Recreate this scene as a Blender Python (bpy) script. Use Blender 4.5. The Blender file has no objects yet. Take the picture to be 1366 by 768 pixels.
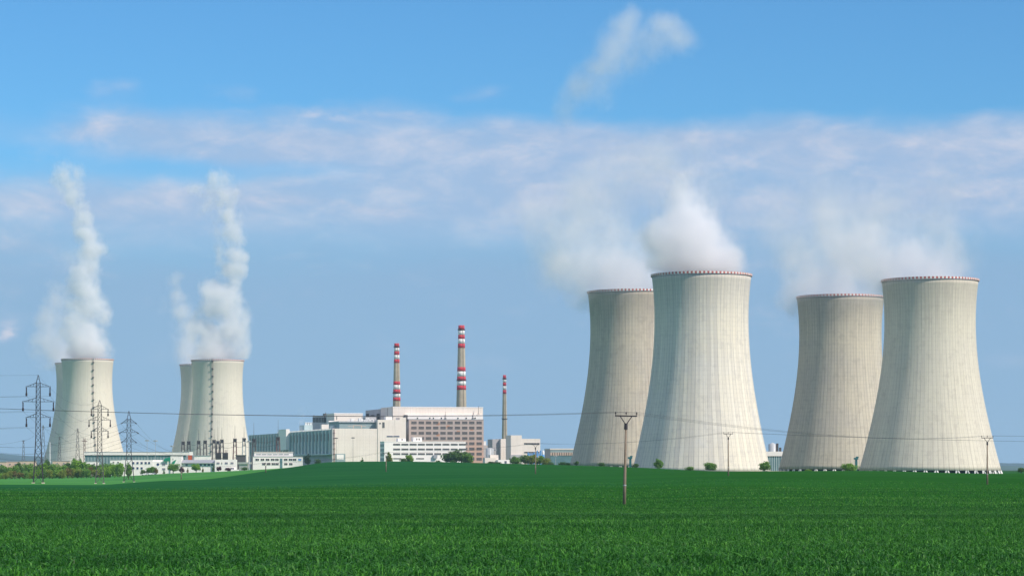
import bpy, math, random
import numpy as np
from mathutils import Vector, Matrix, noise as mnoise

R = math.radians
sc = bpy.context.scene
COL = sc.collection
EYE = 2.0                      # camera height, metres
DS = 1.7                       # every distance below is given in units of 1.7 m
FPX, CX, HY = 2000.0 * DS, 683.0, 620.0   # focal length in photo pixels, centre column, horizon row

# ------------------------------------------------------------------ camera
cd = bpy.data.cameras.new('camera')
cam = bpy.data.objects.new('camera', cd)
COL.objects.link(cam)
cam.location = (0, 0, EYE)
cam.rotation_euler = (R(90), 0, 0)
cd.sensor_width = 36.0
cd.sensor_fit = 'HORIZONTAL'
cd.lens = 36.0 * FPX / 1366.0
cd.shift_y = (HY - 384.0) / 1366.0
cd.clip_start = 0.5
cd.clip_end = 60000
sc.camera = cam

# ------------------------------------------------------------------ light
SUN_EL = 40.0
SUN_AZ = math.degrees(math.atan2(0.83, -0.56))        # clockwise from +Y
wd = bpy.data.worlds.new('World')
sc.world = wd
wd.use_nodes = True
sl = bpy.data.lights.new('sun', 'SUN')
sl.energy = 2.75
sl.angle = R(0.5)
sl.color = (1.0, 0.905, 0.80)
so = bpy.data.objects.new('sun', sl)
COL.objects.link(so)
sdir = Vector((math.sin(R(SUN_AZ)) * math.cos(R(SUN_EL)), math.cos(R(SUN_AZ)) * math.cos(R(SUN_EL)), math.sin(R(SUN_EL))))
so.rotation_euler = sdir.to_track_quat('Z', 'Y').to_euler()
so.location = (300, -200, 300)
sc.view_settings.view_transform = 'Standard'
sc.view_settings.look = 'None'
sc.view_settings.exposure = 0.75
sc.view_settings.gamma = 1.0
sc.view_settings.use_curve_mapping = False
sc.render.engine = 'CYCLES'
cy = sc.cycles
cy.max_bounces = 8
cy.diffuse_bounces = 3
cy.glossy_bounces = 2
cy.transmission_bounces = 2
cy.transparent_max_bounces = 8
cy.volume_bounces = 7
cy.use_denoising = True
cy.volume_step_rate = 1.0
cy.volume_max_steps = 256
cy.caustics_reflective = False
cy.caustics_refractive = False

# ------------------------------------------------------------------ node helpers
class NT:
    def __init__(s, tree):
        s.t = tree
        tree.nodes.clear()
    def n(s, kind, **kw):
        nd = s.t.nodes.new(kind)
        for k, v in kw.items():
            setattr(nd, k, v)
        return nd
    def put(s, sock, v):
        if v is None:
            return
        if hasattr(v, 'bl_idname') or hasattr(v, 'is_output'):
            s.t.links.new(v, sock)
        else:
            sock.default_value = v
    def math(s, op, a, b=None, c=None, clamp=False):
        nd = s.n('ShaderNodeMath', operation=op)
        nd.use_clamp = clamp
        for i, v in enumerate((a, b, c)):
            if v is not None:
                s.put(nd.inputs[i], v)
        return nd.outputs[0]
    def vmath(s, op, a, b=None, out=0):
        nd = s.n('ShaderNodeVectorMath', operation=op)
        s.put(nd.inputs[0], a)
        if b is not None:
            s.put(nd.inputs[1], b)
        return nd.outputs[out]
    def scale(s, v, f):
        nd = s.n('ShaderNodeVectorMath', operation='SCALE')
        s.put(nd.inputs[0], v)
        s.put(nd.inputs['Scale'], f)
        return nd.outputs[0]
    def smooth(s, x, a, b, lo=0.0, hi=1.0):
        nd = s.n('ShaderNodeMapRange', interpolation_type='SMOOTHSTEP')
        s.put(nd.inputs[0], x)
        for i, v in zip((1, 2, 3, 4), (a, b, lo, hi)):
            s.put(nd.inputs[i], v)
        return nd.outputs[0]
    def lin(s, x, a, b, lo=0.0, hi=1.0):
        nd = s.n('ShaderNodeMapRange')
        nd.clamp = True
        s.put(nd.inputs[0], x)
        for i, v in zip((1, 2, 3, 4), (a, b, lo, hi)):
            s.put(nd.inputs[i], v)
        return nd.outputs[0]
    def noise(s, vec, scale=1.0, detail=3.0, rough=0.5, dist=0.0, out=0):
        nd = s.n('ShaderNodeTexNoise')
        s.put(nd.inputs['Vector'], vec)
        s.put(nd.inputs['Scale'], scale)
        s.put(nd.inputs['Detail'], detail)
        s.put(nd.inputs['Roughness'], rough)
        s.put(nd.inputs['Distortion'], dist)
        return nd.outputs[out]
    def mix(s, f, a, b, blend='MIX'):
        nd = s.n('ShaderNodeMix', data_type='RGBA', blend_type=blend)
        s.put(nd.inputs[0], f)
        s.put(nd.inputs[6], a if not isinstance(a, tuple) else (*a, 1)[:4])
        s.put(nd.inputs[7], b if not isinstance(b, tuple) else (*b, 1)[:4])
        return nd.outputs[2]
    def xyz(s, x, y, z):
        nd = s.n('ShaderNodeCombineXYZ')
        for i, v in enumerate((x, y, z)):
            s.put(nd.inputs[i], v)
        return nd.outputs[0]
    def sep(s, v):
        nd = s.n('ShaderNodeSeparateXYZ')
        s.put(nd.inputs[0], v)
        return nd.outputs[0], nd.outputs[1], nd.outputs[2]
    def mul(s, v, k):
        return s.vmath('MULTIPLY', v, k)

def c3(r, g, b):
    """sRGB 0-255 -> linear"""
    f = lambda u: (u / 255 / 12.92) if u / 255 <= 0.04045 else ((u / 255 + 0.055) / 1.055) ** 2.4
    return (f(r), f(g), f(b))

# ------------------------------------------------------------------ sky (world): Nishita sky with thin bands of cloud
def azel(px, py):
    u, v = (px - CX) / FPX, (HY - py) / FPX
    return DS * math.degrees(math.atan(u)), DS * math.degrees(math.atan2(v, math.hypot(u, 1)))

w = NT(wd.node_tree)
sky = w.n('ShaderNodeTexSky', sky_type='NISHITA')
sky.sun_disc = False
sky.sun_elevation = R(SUN_EL)
sky.sun_rotation = R(SUN_AZ)
sky.altitude = 300
sky.air_density = 1.0
sky.dust_density = 0.3
sky.ozone_density = 3.0
SKY_STRENGTH = 0.11
tc = w.n('ShaderNodeTexCoord')
dx, dy, dz = w.sep(w.vmath('NORMALIZE', tc.outputs['Generated']))
az = w.math('MULTIPLY', w.math('ARCTAN2', dx, dy), 57.29578 * DS)
el = w.math('MULTIPLY', w.math('ARCSINE', dz), 57.29578 * DS)
pv = w.xyz(az, el, 0.0)
warp = w.noise(w.mul(pv, (0.16, 0.34, 1)), 1.0, 4, 0.6, out=1)
wv = w.vmath('ADD', pv, w.mul(w.vmath('SUBTRACT', warp, (0.5, 0.5, 0.5)), (6.0, 1.7, 0)))
_, wel, _ = w.sep(wv)
waz, _, _ = w.sep(wv)
def band(e0, e1, e2, e3):
    return w.math('MULTIPLY', w.smooth(wel, e0, e1), w.smooth(wel, e2, e3, 1.0, 0.0))
def blob(px, py, rx, ry, soft=1.0):
    a0, e0 = azel(px, py)
    ex, ey = rx / FPX * 57.3 * DS, ry / FPX * 57.3 * DS
    d = w.vmath('LENGTH', w.mul(w.vmath('SUBTRACT', wv, (a0, e0, 0)), (1 / ex, 1 / ey, 0)), out=1)
    return w.smooth(d, 1.25, 0.0)
n1 = w.noise(w.mul(pv, (0.10, 0.34, 1)), 1.0, 7, 0.55, 0.3)
n2 = w.noise(w.mul(pv, (0.34, 0.80, 1)), 1.0, 9, 0.62, 0.35)
n3 = w.noise(w.mul(pv, (1.1, 2.4, 1)), 1.0, 7, 0.6, 0.4)
fine = w.smooth(n2, 0.30, 0.75)
E = lambda py: azel(683, py)[1]
main = band(E(350), E(265), E(185), E(146))                    # the broad grey-lilac deck
gap1 = blob(30, 205, 170, 62)                                  # clear gaps in it
gap2 = blob(210, 226, 210, 26)
gap3 = blob(-30, 120, 180, 90)
gap4 = blob(400, 222, 120, 16)
cov = w.math('MULTIPLY', main, w.smooth(w.math('ADD', n1, w.math('MULTIPLY', w.math('SUBTRACT', n3, 0.5), 0.14)), 0.14, 0.58, 0.55, 1.0))
for g, k in ((gap1, 1.0), (gap2, 0.95), (gap3, 0.9), (gap4, 0.4)):
    cov = w.math('MULTIPLY', cov, w.math('SUBTRACT', 1.0, w.math('MULTIPLY', g, k)), clamp=True)
wisps = w.math('MULTIPLY', band(E(520), E(420), E(200), E(140)), w.smooth(n2, 0.50, 0.78))
cov = w.math('MAXIMUM', w.math('MULTIPLY', cov, 0.78), w.math('MULTIPLY', wisps, 0.22))
puff = None
for (px, py, rx, ry, k) in ((140, 165, 95, 36, 0.55), (440, 150, 150, 20, 0.75), (300, 180, 260, 40, 0.6), (60, 275, 110, 40, 0.45), (20, 335, 130, 50, 0.30),
                            (260, 262, 180, 22, 0.40), (390, 267, 70, 9, 0.7), (510, 277, 50, 8, 0.6), (660, 195, 120, 30, 0.4), (1270, 252, 120, 20, 0.75), (1310, 205, 170, 44, 0.6), (1150, 185, 140, 26, 0.5),
                            (1000, 200, 260, 34, 0.40), (760, 200, 200, 40, 0.40), (1330, 155, 50, 14, 0.45), (830, 205, 60, 16, 0.6), (900, 190, 70, 20, 0.55), (150, 120, 45, 12, 0.3), (650, 130, 40, 14, 0.3), (110, 172, 46, 14, 0.5), (1010, 185, 90, 16, 0.6), (1075, 222, 100, 22, 0.5), (790, 185, 80, 16, 0.5), (1230, 248, 60, 14, 0.6), (520, 160, 90, 14, 0.5), (700, 250, 70, 22, 0.4), (12, 441, 24, 19, 1.0), (930, 182, 60, 20, 0.45),
                            (1340, 480, 60, 18, 0.25), (640, 485, 60, 20, 0.18), (1000, 330, 120, 60, 0.25), (860, 240, 160, 50, 0.3), (730, 280, 110, 50, 0.22),
                            (1150, 290, 190, 50, 0.3), (300, 120, 30, 14, 0.2)):
    b = w.math('MULTIPLY', w.math('MULTIPLY', blob(px, py, rx, ry), k), w.lin(w.math('ADD', fine, w.math('MULTIPLY', w.math('SUBTRACT', n3, 0.5), 0.8)), 0, 1, 0.40, 1.05))
    cov = w.math('SUBTRACT', 1.0, w.math('MULTIPLY', w.math('SUBTRACT', 1.0, cov), w.math('SUBTRACT', 1.0, b)))
    puff = b if puff is None else w.math('MAXIMUM', puff, b)
cov = w.math('MULTIPLY', cov, w.math('GREATER_THAN', dz, 0.0))
bright = w.smooth(w.math('ADD', n2, w.math('MULTIPLY', w.math('SUBTRACT', n3, 0.5), 0.15)), 0.36, 0.84)
CE = SKY_STRENGTH * 2 ** 0.75
bright = w.math('MAXIMUM', bright, w.smooth(puff, 0.25, 0.75, 0.0, 0.9))
ccol = w.mix(bright, tuple(v / CE for v in c3(172, 192, 223)), tuple(v / CE for v in c3(222, 220, 231)))
hs = w.n('ShaderNodeHueSaturation')
hs.inputs['Saturation'].default_value = 1.0
hs.inputs['Value'].default_value = 1.0
w.put(hs.inputs['Color'], sky.outputs[0])
clear = w.mix(1.0, hs.outputs[0], (0.265, 0.53, 0.71), 'MULTIPLY')
low = w.smooth(w.math('ADD', wel, w.math('MULTIPLY', w.math('SUBTRACT', n1, 0.5), 3.0)), E(190), E(385), 0.0, 0.93)      # thin even veil of cloud low down
low = w.math('MULTIPLY', low, w.math('GREATER_THAN', dz, 0.0))
clear = w.mix(low, clear, tuple(v / CE for v in c3(145, 179, 214)))
skyc = w.mix(cov, clear, ccol)
# unseen broken cloud added overhead to whiten and lift the light from above
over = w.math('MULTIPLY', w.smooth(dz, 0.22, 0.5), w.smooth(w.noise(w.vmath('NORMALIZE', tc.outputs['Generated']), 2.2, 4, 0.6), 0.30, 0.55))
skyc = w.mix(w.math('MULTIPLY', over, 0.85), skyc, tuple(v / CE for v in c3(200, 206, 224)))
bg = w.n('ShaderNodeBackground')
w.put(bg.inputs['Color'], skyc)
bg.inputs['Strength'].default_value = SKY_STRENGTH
wo = w.n('ShaderNodeOutputWorld')
w.t.links.new(bg.outputs[0], wo.inputs[0])

# ------------------------------------------------------------------ ground shape (metres relative to the eye, from sight lines)
def pchip(xs, ys, q):
    xs, ys, q = np.asarray(xs, float), np.asarray(ys, float), np.asarray(q, float)
    h = np.diff(xs); d = np.diff(ys) / h
    m = np.zeros_like(ys)
    for i in range(1, len(xs) - 1):
        if d[i - 1] * d[i] > 0:
            w1, w2 = 2 * h[i] + h[i - 1], h[i] + 2 * h[i - 1]
            m[i] = (w1 + w2) / (w1 / d[i - 1] + w2 / d[i])
    m[0], m[-1] = d[0], d[-1]
    q = np.clip(q, xs[0], xs[-1])
    k = np.clip(np.searchsorted(xs, q, side='right') - 1, 0, len(xs) - 2)
    t = (q - xs[k]) / h[k]
    return ((2 * t**3 - 3 * t**2 + 1) * ys[k] + (t**3 - 2 * t**2 + t) * h[k] * m[k]
            + (-2 * t**3 + 3 * t**2) * ys[k + 1] + (t**3 - t**2) * h[k] * m[k + 1])

STA = [v * DS for v in (1, 25, 60, 160, 250, 330, 450, 560, 650, 750, 850, 1000, 1250, 1900, 4000, 9000)]
def zs(*rows):     # sight-line rows at the stations from 25 m on -> heights
    z = [-1.85]
    for Y, py in zip(STA[1:], rows):
        z.append((HY - py) / FPX * Y)
    return z + [-14.0, -26.0]
GCOL = {
    -500: zs(768, 697, 669, 656, 650.5, 646.5, 643.5, 643.0, 642, 640.5, 638.5, 634, 626),
    0:    zs(768, 697, 669, 656, 650.5, 646.3, 643.5, 643.2, 642, 641, 638.5, 634, 626),
    133:  zs(768, 697, 669, 655.5, 650.5, 646.6, 646.0, 645.5, 644, 642, 636.5, 633, 626),
    172:  zs(768, 697, 669, 655.5, 650.5, 644.0, 645.0, 645.0, 644.5, 642, 635.5, 632, 626),
    230:  zs(768, 697, 669, 655.5, 650, 641.0, 640.0, 640.5, 640.5, 638, 631.5, 630, 626),
    300:  zs(768, 697, 669, 655, 649, 640.0, 634.0, 633.5, 634.5, 632, 628.5, 628, 625),
    370:  zs(768, 697, 669, 654.5, 648, 637, 628, 625.0, 626, 626, 624.5, 625, 624),
    450:  zs(768, 697, 669, 654, 646, 634, 623, 617.5, 615.5, 616, 618.0, 621, 624),
    520:  zs(768, 697, 670, 653.5, 644, 633, 622.5, 617, 615.0, 616, 618.0, 621, 624),
    680:  zs(768, 697, 671, 653.5, 643, 632, 624, 619, 618.0, 618.5, 619.5, 622, 624),
    832:  zs(768, 697, 673, 655, 642, 631.5, 625.5, 622.5, 622.5, 623, 627, 627, 626),
    971:  zs(768, 697, 671, 651, 638, 630.5, 628.8, 628.3, 628.6, 629, 632, 630, 626),
    1150: zs(768, 697, 671, 652, 640, 632.5, 629.0, 627.5, 628, 629, 632, 630, 626),
    1317: zs(768, 697, 672, 652, 643, 635.5, 632.3, 631.3, 631.3, 631.6, 632.3, 631, 628),
    1900: zs(768, 697, 672, 652, 643, 636.5, 633, 632, 632, 632, 632, 631, 628),
}
_gx = np.array([(k - CX) / FPX for k in GCOL])
_lq = np.linspace(0, math.log(9000 * DS), 700)
_gt = np.array([pchip(np.log(STA), GCOL[k], _lq) for k in GCOL])
_uq = np.linspace(_gx[0], _gx[-1], 400)
_tab = np.array([pchip(_gx, _gt[:, j], _uq) for j in range(_gt.shape[1])]).T      # (u, logY)

def gz_arr(x, y):
    """ground height (world z) at arrays x, y"""
    x, y = np.asarray(x, float), np.asarray(y, float)
    r = np.hypot(x, y)
    Y = np.where(y > 0.35 * r, y, np.maximum(0.35 * r, 1.0))
    Y = np.clip(Y, 1.0, 9000 * DS)
    u = np.clip(x / Y, _uq[0], _uq[-1])
    fu = np.clip((u - _uq[0]) / (_uq[1] - _uq[0]), 0, len(_uq) - 1.001)
    fl = np.clip(np.log(Y) / (_lq[1] - _lq[0]), 0, len(_lq) - 1.001)
    iu, il = fu.astype(int), fl.astype(int)
    a, b = fu - iu, fl - il
    z = (_tab[iu, il] * (1 - a) * (1 - b) + _tab[iu + 1, il] * a * (1 - b) + _tab[iu, il + 1] * (1 - a) * b + _tab[iu + 1, il + 1] * a * b)
    return z + EYE
def gz(x, y):
    return float(gz_arr(np.array([x]), np.array([y]))[0])
def pos(px, Y):
    X = (px - CX) / FPX * Y
    return X, Y
def zz(py, Y):
    return EYE + (HY - py) / FPX * Y

# ------------------------------------------------------------------ mesh helpers
class MB:
    def __init__(s):
        s.v, s.f, s.m = [], [], []
    def add(s, vs, fs, mi=0):
        o = len(s.v)
        s.v += [tuple(v) for v in vs]
        s.f += [tuple(i + o for i in f) for f in fs]
        s.m += [mi] * len(fs)
        return s
    def box(s, x0, x1, y0, y1, z0, z1, mi=0):
        return s.add([(x0, y0, z0), (x1, y0, z0), (x1, y1, z0), (x0, y1, z0), (x0, y0, z1), (x1, y0, z1), (x1, y1, z1), (x0, y1, z1)],
                     [(3, 2, 1, 0), (4, 5, 6, 7), (0, 1, 5, 4), (1, 2, 6, 5), (2, 3, 7, 6), (3, 0, 4, 7)], mi)
    def bar(s, p, q, w, mi=0, w2=None):
        p, q = Vector(p), Vector(q)
        d = (q - p).normalized()
        a = d.cross(Vector((0, 0, 1)) if abs(d.z) < 0.9 else Vector((1, 0, 0))).normalized()
        b = d.cross(a)
        w2 = w if w2 is None else w2
        vs = [c + a * (i * k / 2) + b * (j * k / 2) for c, k in ((p, w), (q, w2)) for i, j in ((-1, -1), (1, -1), (1, 1), (-1, 1))]
        return s.add(vs, [(3, 2, 1, 0), (4, 5, 6, 7), (0, 1, 5, 4), (1, 2, 6, 5), (2, 3, 7, 6), (3, 0, 4, 7)], mi)
    def tube(s, pts, rads, n=8, mi=0, caps=True):
        pts = [Vector(p) for p in pts]
        if not hasattr(rads, '__len__'):
            rads = [rads] * len(pts)
        o = len(s.v)
        vs = []
        for i, p in enumerate(pts):
            d = (pts[min(i + 1, len(pts) - 1)] - pts[max(i - 1, 0)]).normalized()
            a = d.cross(Vector((0, 0, 1)) if abs(d.z) < 0.95 else Vector((1, 0, 0))).normalized()
            b = a.cross(d)
            vs += [p + (a * math.cos(2 * math.pi * k / n) + b * math.sin(2 * math.pi * k / n)) * rads[i] for k in range(n)]
        fs = [(i * n + k, i * n + (k + 1) % n, (i + 1) * n + (k + 1) % n, (i + 1) * n + k) for i in range(len(pts) - 1) for k in range(n)]
        if caps:
            fs += [tuple(range(n))[::-1], tuple((len(pts) - 1) * n + k for k in range(n))]
        return s.add(vs, fs, mi)
    def lathe(s, prof, n=32, mi=0, closed=False, a0=0.0):
        vs = [(r * math.cos(a0 + 2 * math.pi * k / n), r * math.sin(a0 + 2 * math.pi * k / n), z) for r, z in prof for k in range(n)]
        m = len(prof)
        fs = [(i % m * n + k, i % m * n + (k + 1) % n, (i + 1) % m * n + (k + 1) % n, (i + 1) % m * n + k)
              for i in range(m if closed else m - 1) for k in range(n)]
        return s.add(vs, fs, mi)
    def build(s, name, mats, parent=None, loc=(0, 0, 0), smooth=False):
        me = bpy.data.meshes.new(name)
        me.from_pydata(s.v, [], s.f)
        mats = mats if isinstance(mats, (list, tuple)) else [mats]
        for mt in mats:
            me.materials.append(mt)
        if len(mats) > 1:
            me.polygons.foreach_set('material_index', s.m)
        if smooth:
            me.polygons.foreach_set('use_smooth', [True] * len(me.polygons))
        me.update()
        o = bpy.data.objects.new(name, me)
        COL.objects.link(o)
        o.location = loc
        if parent:
            o.parent = parent
        return o

def tag(o, label=None, cat=None, group=None, kind=None):
    if label: o['label'] = label
    if cat: o['category'] = cat
    if group: o['group'] = group
    if kind: o['kind'] = kind
    return o
def empty(name, loc, rz, label, cat, group=None):
    o = bpy.data.objects.new(name, None)
    o.empty_display_size = 2
    COL.objects.link(o)
    o.location = loc
    o.rotation_euler = (0, 0, rz)
    return tag(o, label, cat, group)
def copy_tree(o, parent=None, kids=None):
    if kids is None:
        kids = {}
        for x in COL.objects:
            if x.parent:
                kids.setdefault(x.parent.name, []).append(x)
    c = o.copy()
    COL.objects.link(c)
    c.parent = parent
    for ch in kids.get(o.name, []):
        copy_tree(ch, c, kids)
    return c

# ------------------------------------------------------------------ materials
def pmat(name, col, rough=0.8, var=0.12, scale=0.15, bump=0.0, streak=0.0, metal=0.0, grime=None):
    """plain surface with broad tone variation, optional vertical rain streaks"""
    m = bpy.data.materials.new(name)
    m.use_nodes = True
    t = NT(m.node_tree)
    tc = t.n('ShaderNodeTexCoord').outputs['Object']
    n = t.noise(tc, scale, 5, 0.6)
    f = t.lin(n, 0.3, 0.7)
    dark = tuple(v * (1 - var) for v in col)
    lite = tuple(min(1, v * (1 + var * 0.7)) for v in col)
    c = t.mix(f, dark, lite)
    if streak:
        s = t.noise(t.mul(tc, (0.9, 0.9, 0.05)), 1.0, 4, 0.65)
        c = t.mix(t.math('MULTIPLY', t.smooth(s, 0.5, 0.75), streak), c, grime or tuple(v * 0.55 for v in col))
    b = t.n('ShaderNodeBsdfPrincipled')
    t.put(b.inputs['Base Color'], c)
    b.inputs['Roughness'].default_value = rough
    b.inputs['Metallic'].default_value = metal
    if bump:
        bp = t.n('ShaderNodeBump')
        bp.inputs['Strength'].default_value = bump
        t.put(bp.inputs['Height'], t.noise(tc, scale * 8, 4, 0.6))
        t.put(b.inputs['Normal'], bp.outputs[0])
    o = t.n('ShaderNodeOutputMaterial')
    t.t.links.new(b.outputs[0], o.inputs[0])
    return m

M = {}
M['cream'] = pmat('cream_render', (0.80, 0.71, 0.63), 0.85, 0.07, 0.05, streak=0.25)
M['white'] = pmat('white_render', (0.90, 0.84, 0.80), 0.8, 0.06, 0.06, streak=0.22)
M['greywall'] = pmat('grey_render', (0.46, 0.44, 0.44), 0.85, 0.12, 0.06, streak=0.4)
M['teal'] = pmat('teal_glazed_cladding', (0.12, 0.22, 0.24), 0.35, 0.25, 0.12)
M['tealfin'] = pmat('pale_teal_fin', (0.52, 0.62, 0.62), 0.6, 0.12, 0.2)
M['tealroof'] = pmat('teal_grey_sheet', (0.27, 0.35, 0.36), 0.6, 0.15, 0.1, streak=0.3)
M['glass'] = pmat('dark_window_glass', (0.018, 0.022, 0.035), 0.45, 0.5, 0.35)
M['blueglass'] = pmat('blue_window_glass', (0.02, 0.045, 0.14), 0.45, 0.4, 0.35)
M['officeframe'] = pmat('grey_window_frame', (0.30, 0.26, 0.24), 0.7, 0.1, 0.3)
M['frame'] = pmat('window_frame_white', (0.62, 0.60, 0.56), 0.6, 0.08, 0.3)
M['darkroof'] = pmat('dark_roof_felt', (0.11, 0.115, 0.12), 0.9, 0.2, 0.2)
M['greyroof'] = pmat('grey_sheet_roof', (0.33, 0.34, 0.37), 0.6, 0.1, 0.1)
M['green'] = pmat('green_glazed_roof', (0.01, 0.26, 0.15), 0.4, 0.2, 0.2)
M['orange'] = pmat('orange_red_paint', (0.62, 0.10, 0.035), 0.6, 0.12, 0.5)
M['steel'] = pmat('galvanised_dark_steel', (0.035, 0.028, 0.038), 0.6, 0.3, 0.4)
M['steel2'] = pmat('weathered_steel', (0.10, 0.085, 0.09), 0.6, 0.3, 0.4)
M['redsteel'] = pmat('rusty_red_steel', (0.17, 0.075, 0.07), 0.6, 0.2, 0.5)
M['palesteel'] = pmat('pale_galvanised_steel', (0.42, 0.43, 0.45), 0.5, 0.15, 0.5)
M['tank'] = pmat('aluminium_tank', (0.50, 0.51, 0.53), 0.4, 0.1, 0.3, streak=0.3)
M['bluetank'] = pmat('blue_tank_paint', (0.10, 0.30, 0.62), 0.5, 0.15, 0.3)
M['insul'] = pmat('brown_glazed_insulator', (0.03, 0.018, 0.028), 0.8, 0.3, 1.0)
M['wire'] = pmat('aluminium_conductor', (0.06, 0.065, 0.075), 0.6, 0.1, 0.2)
M['postcon'] = pmat('spun_concrete_post', (0.22, 0.17, 0.125), 0.9, 0.25, 1.2, streak=0.5)
M['kerb'] = pmat('low_concrete_wall', (0.58, 0.50, 0.40), 0.9, 0.15, 0.15, streak=0.3)
M['valve'] = pmat('dark_teal_paint', (0.02, 0.13, 0.14), 0.5, 0.2, 0.5)
M['red'] = pmat('signal_red_paint', (0.60, 0.035, 0.06), 0.7, 0.14, 0.25, streak=0.25)
M['bandwhite'] = pmat('band_white_paint', (0.78, 0.76, 0.73), 0.7, 0.08, 0.25, streak=0.25)
M['chimcon'] = pmat('chimney_concrete', (0.46, 0.39, 0.29), 0.9, 0.18, 0.15, streak=0.45)
M['pinkwall'] = pmat('sandy_render', (0.60, 0.45, 0.35), 0.85, 0.1, 0.1, streak=0.2)
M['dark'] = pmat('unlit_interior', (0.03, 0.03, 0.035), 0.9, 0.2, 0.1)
M['bark'] = pmat('tree_bark', (0.09, 0.065, 0.045), 0.9, 0.3, 1.5)
M['carwhite'] = pmat('car_paint_white', (0.72, 0.72, 0.72), 0.3, 0.03, 0.5)
M['cargrey'] = pmat('car_paint_silver', (0.35, 0.37, 0.40), 0.3, 0.03, 0.5, metal=0.4)
M['cardark'] = pmat('car_paint_dark_blue', (0.03, 0.04, 0.09), 0.3, 0.03, 0.5)
M['tyre'] = pmat('tyre_rubber', (0.02, 0.02, 0.02), 0.9, 0.2, 2)

def office_mat():
    """grey pre-cast panels with pinkish and orange weathered patches"""
    m = bpy.data.materials.new('grey_pink_panel_wall')
    m.use_nodes = True
    t = NT(m.node_tree)
    tc = t.n('ShaderNodeTexCoord').outputs['Object']
    x, y, z = t.sep(tc)
    cell = t.vmath('SNAP', tc, (3.4, 50, 2.7))
    wn = t.n('ShaderNodeTexWhiteNoise', noise_dimensions='3D')
    t.put(wn.inputs['Vector'], t.vmath('ADD', cell, (0.3, 0.1, 0.2)))
    big = t.noise(t.mul(tc, (0.035, 0.05, 0.05)), 1, 2, 0.5)
    low = t.math('MULTIPLY', t.smooth(x, 25, 75), t.smooth(z, 42, 8))
    pinkf = t.math('ADD', t.math('MULTIPLY', big, 0.5), t.math('MULTIPLY', low, 0.9), clamp=True)
    c = t.mix(pinkf, (0.45, 0.385, 0.36), (0.58, 0.37, 0.28))
    c = t.mix(t.math('MULTIPLY', t.math('GREATER_THAN', wn.outputs[0], 0.945), 0.75), c, (0.56, 0.20, 0.07))
    c = t.mix(t.math('MULTIPLY', wn.outputs[0], 0.22), c, (0.25, 0.23, 0.23))
    b = t.n('ShaderNodeBsdfPrincipled')
    t.put(b.inputs['Base Color'], c)
    b.inputs['Roughness'].default_value = 0.85
    o = t.n('ShaderNodeOutputMaterial')
    t.t.links.new(b.outputs[0], o.inputs[0])
    return m
M['office'] = office_mat()

def panel_mat():
    """pale cream cladding with faint panel joints"""
    m = bpy.data.materials.new('cream_panel_cladding')
    m.use_nodes = True
    t = NT(m.node_tree)
    tc = t.n('ShaderNodeTexCoord').outputs['Object']
    x, y, z = t.sep(tc)
    jx = t.smooth(t.math('PINGPONG', t.math('ADD', x, y), 3.0), 0.0, 0.22, 1, 0)
    jz = t.smooth(t.math('PINGPONG', z, 1.6), 0.0, 0.2, 1, 0)
    n = t.noise(tc, 0.06, 5, 0.6)
    c = t.mix(t.lin(n, 0.3, 0.7), (0.76, 0.665, 0.585), (0.85, 0.76, 0.685))
    c = t.mix(t.math('MULTIPLY', jx, 0.35), c, (0.36, 0.32, 0.28))
    c = t.mix(t.math('MULTIPLY', jz, 0.14), c, (0.36, 0.32, 0.28))
    s = t.noise(t.mul(tc, (0.7, 0.7, 0.04)), 1.0, 4, 0.65)
    c = t.mix(t.math('MULTIPLY', t.smooth(s, 0.5, 0.78), 0.3), c, (0.40, 0.36, 0.31))
    b = t.n('ShaderNodeBsdfPrincipled')
    t.put(b.inputs['Base Color'], c)
    b.inputs['Roughness'].default_value = 0.85
    o = t.n('ShaderNodeOutputMaterial')
    t.t.links.new(b.outputs[0], o.inputs[0])
    return m
M['panel'] = panel_mat()

def leaf_mat(name, col, col2):
    m = bpy.data.materials.new(name)
    m.use_nodes = True
    t = NT(m.node_tree)
    g = t.n('ShaderNodeNewGeometry')
    tc = t.n('ShaderNodeTexCoord').outputs['Object']
    n = t.noise(tc, 0.35, 3, 0.6)
    f = t.math('ADD', t.math('MULTIPLY', g.outputs['Random Per Island'], 0.55), t.math('MULTIPLY', n, 0.5), clamp=True)
    c = t.mix(f, col, col2)
    d = t.n('ShaderNodeBsdfPrincipled')
    t.put(d.inputs['Base Color'], c)
    d.inputs['Roughness'].default_value = 0.6
    tr = t.n('ShaderNodeBsdfTranslucent')
    t.put(tr.inputs['Color'], c)
    mx = t.n('ShaderNodeMixShader')
    mx.inputs[0].default_value = 0.35
    t.t.links.new(d.outputs[0], mx.inputs[1])
    t.t.links.new(tr.outputs[0], mx.inputs[2])
    o = t.n('ShaderNodeOutputMaterial')
    t.t.links.new(mx.outputs[0], o.inputs[0])
    return m
LEAF = {
    'light': leaf_mat('light_green_leaves', (0.11, 0.26, 0.015), (0.27, 0.47, 0.03)),
    'mid': leaf_mat('mid_green_leaves', (0.08, 0.21, 0.022), (0.20, 0.38, 0.045)),
    'dark': leaf_mat('dark_green_leaves', (0.048, 0.125, 0.024), (0.13, 0.25, 0.05)),
    'olive': leaf_mat('olive_leaves', (0.13, 0.20, 0.02), (0.31, 0.37, 0.05)),
    'bronze': leaf_mat('bronze_spring_leaves', (0.13, 0.12, 0.025), (0.26, 0.21, 0.05)),
    'purple': leaf_mat('purple_leaves', (0.06, 0.018, 0.04), (0.15, 0.045, 0.07)),
    'teal': leaf_mat('blue_green_needles', (0.015, 0.05, 0.03), (0.04, 0.10, 0.05)),
}

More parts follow.
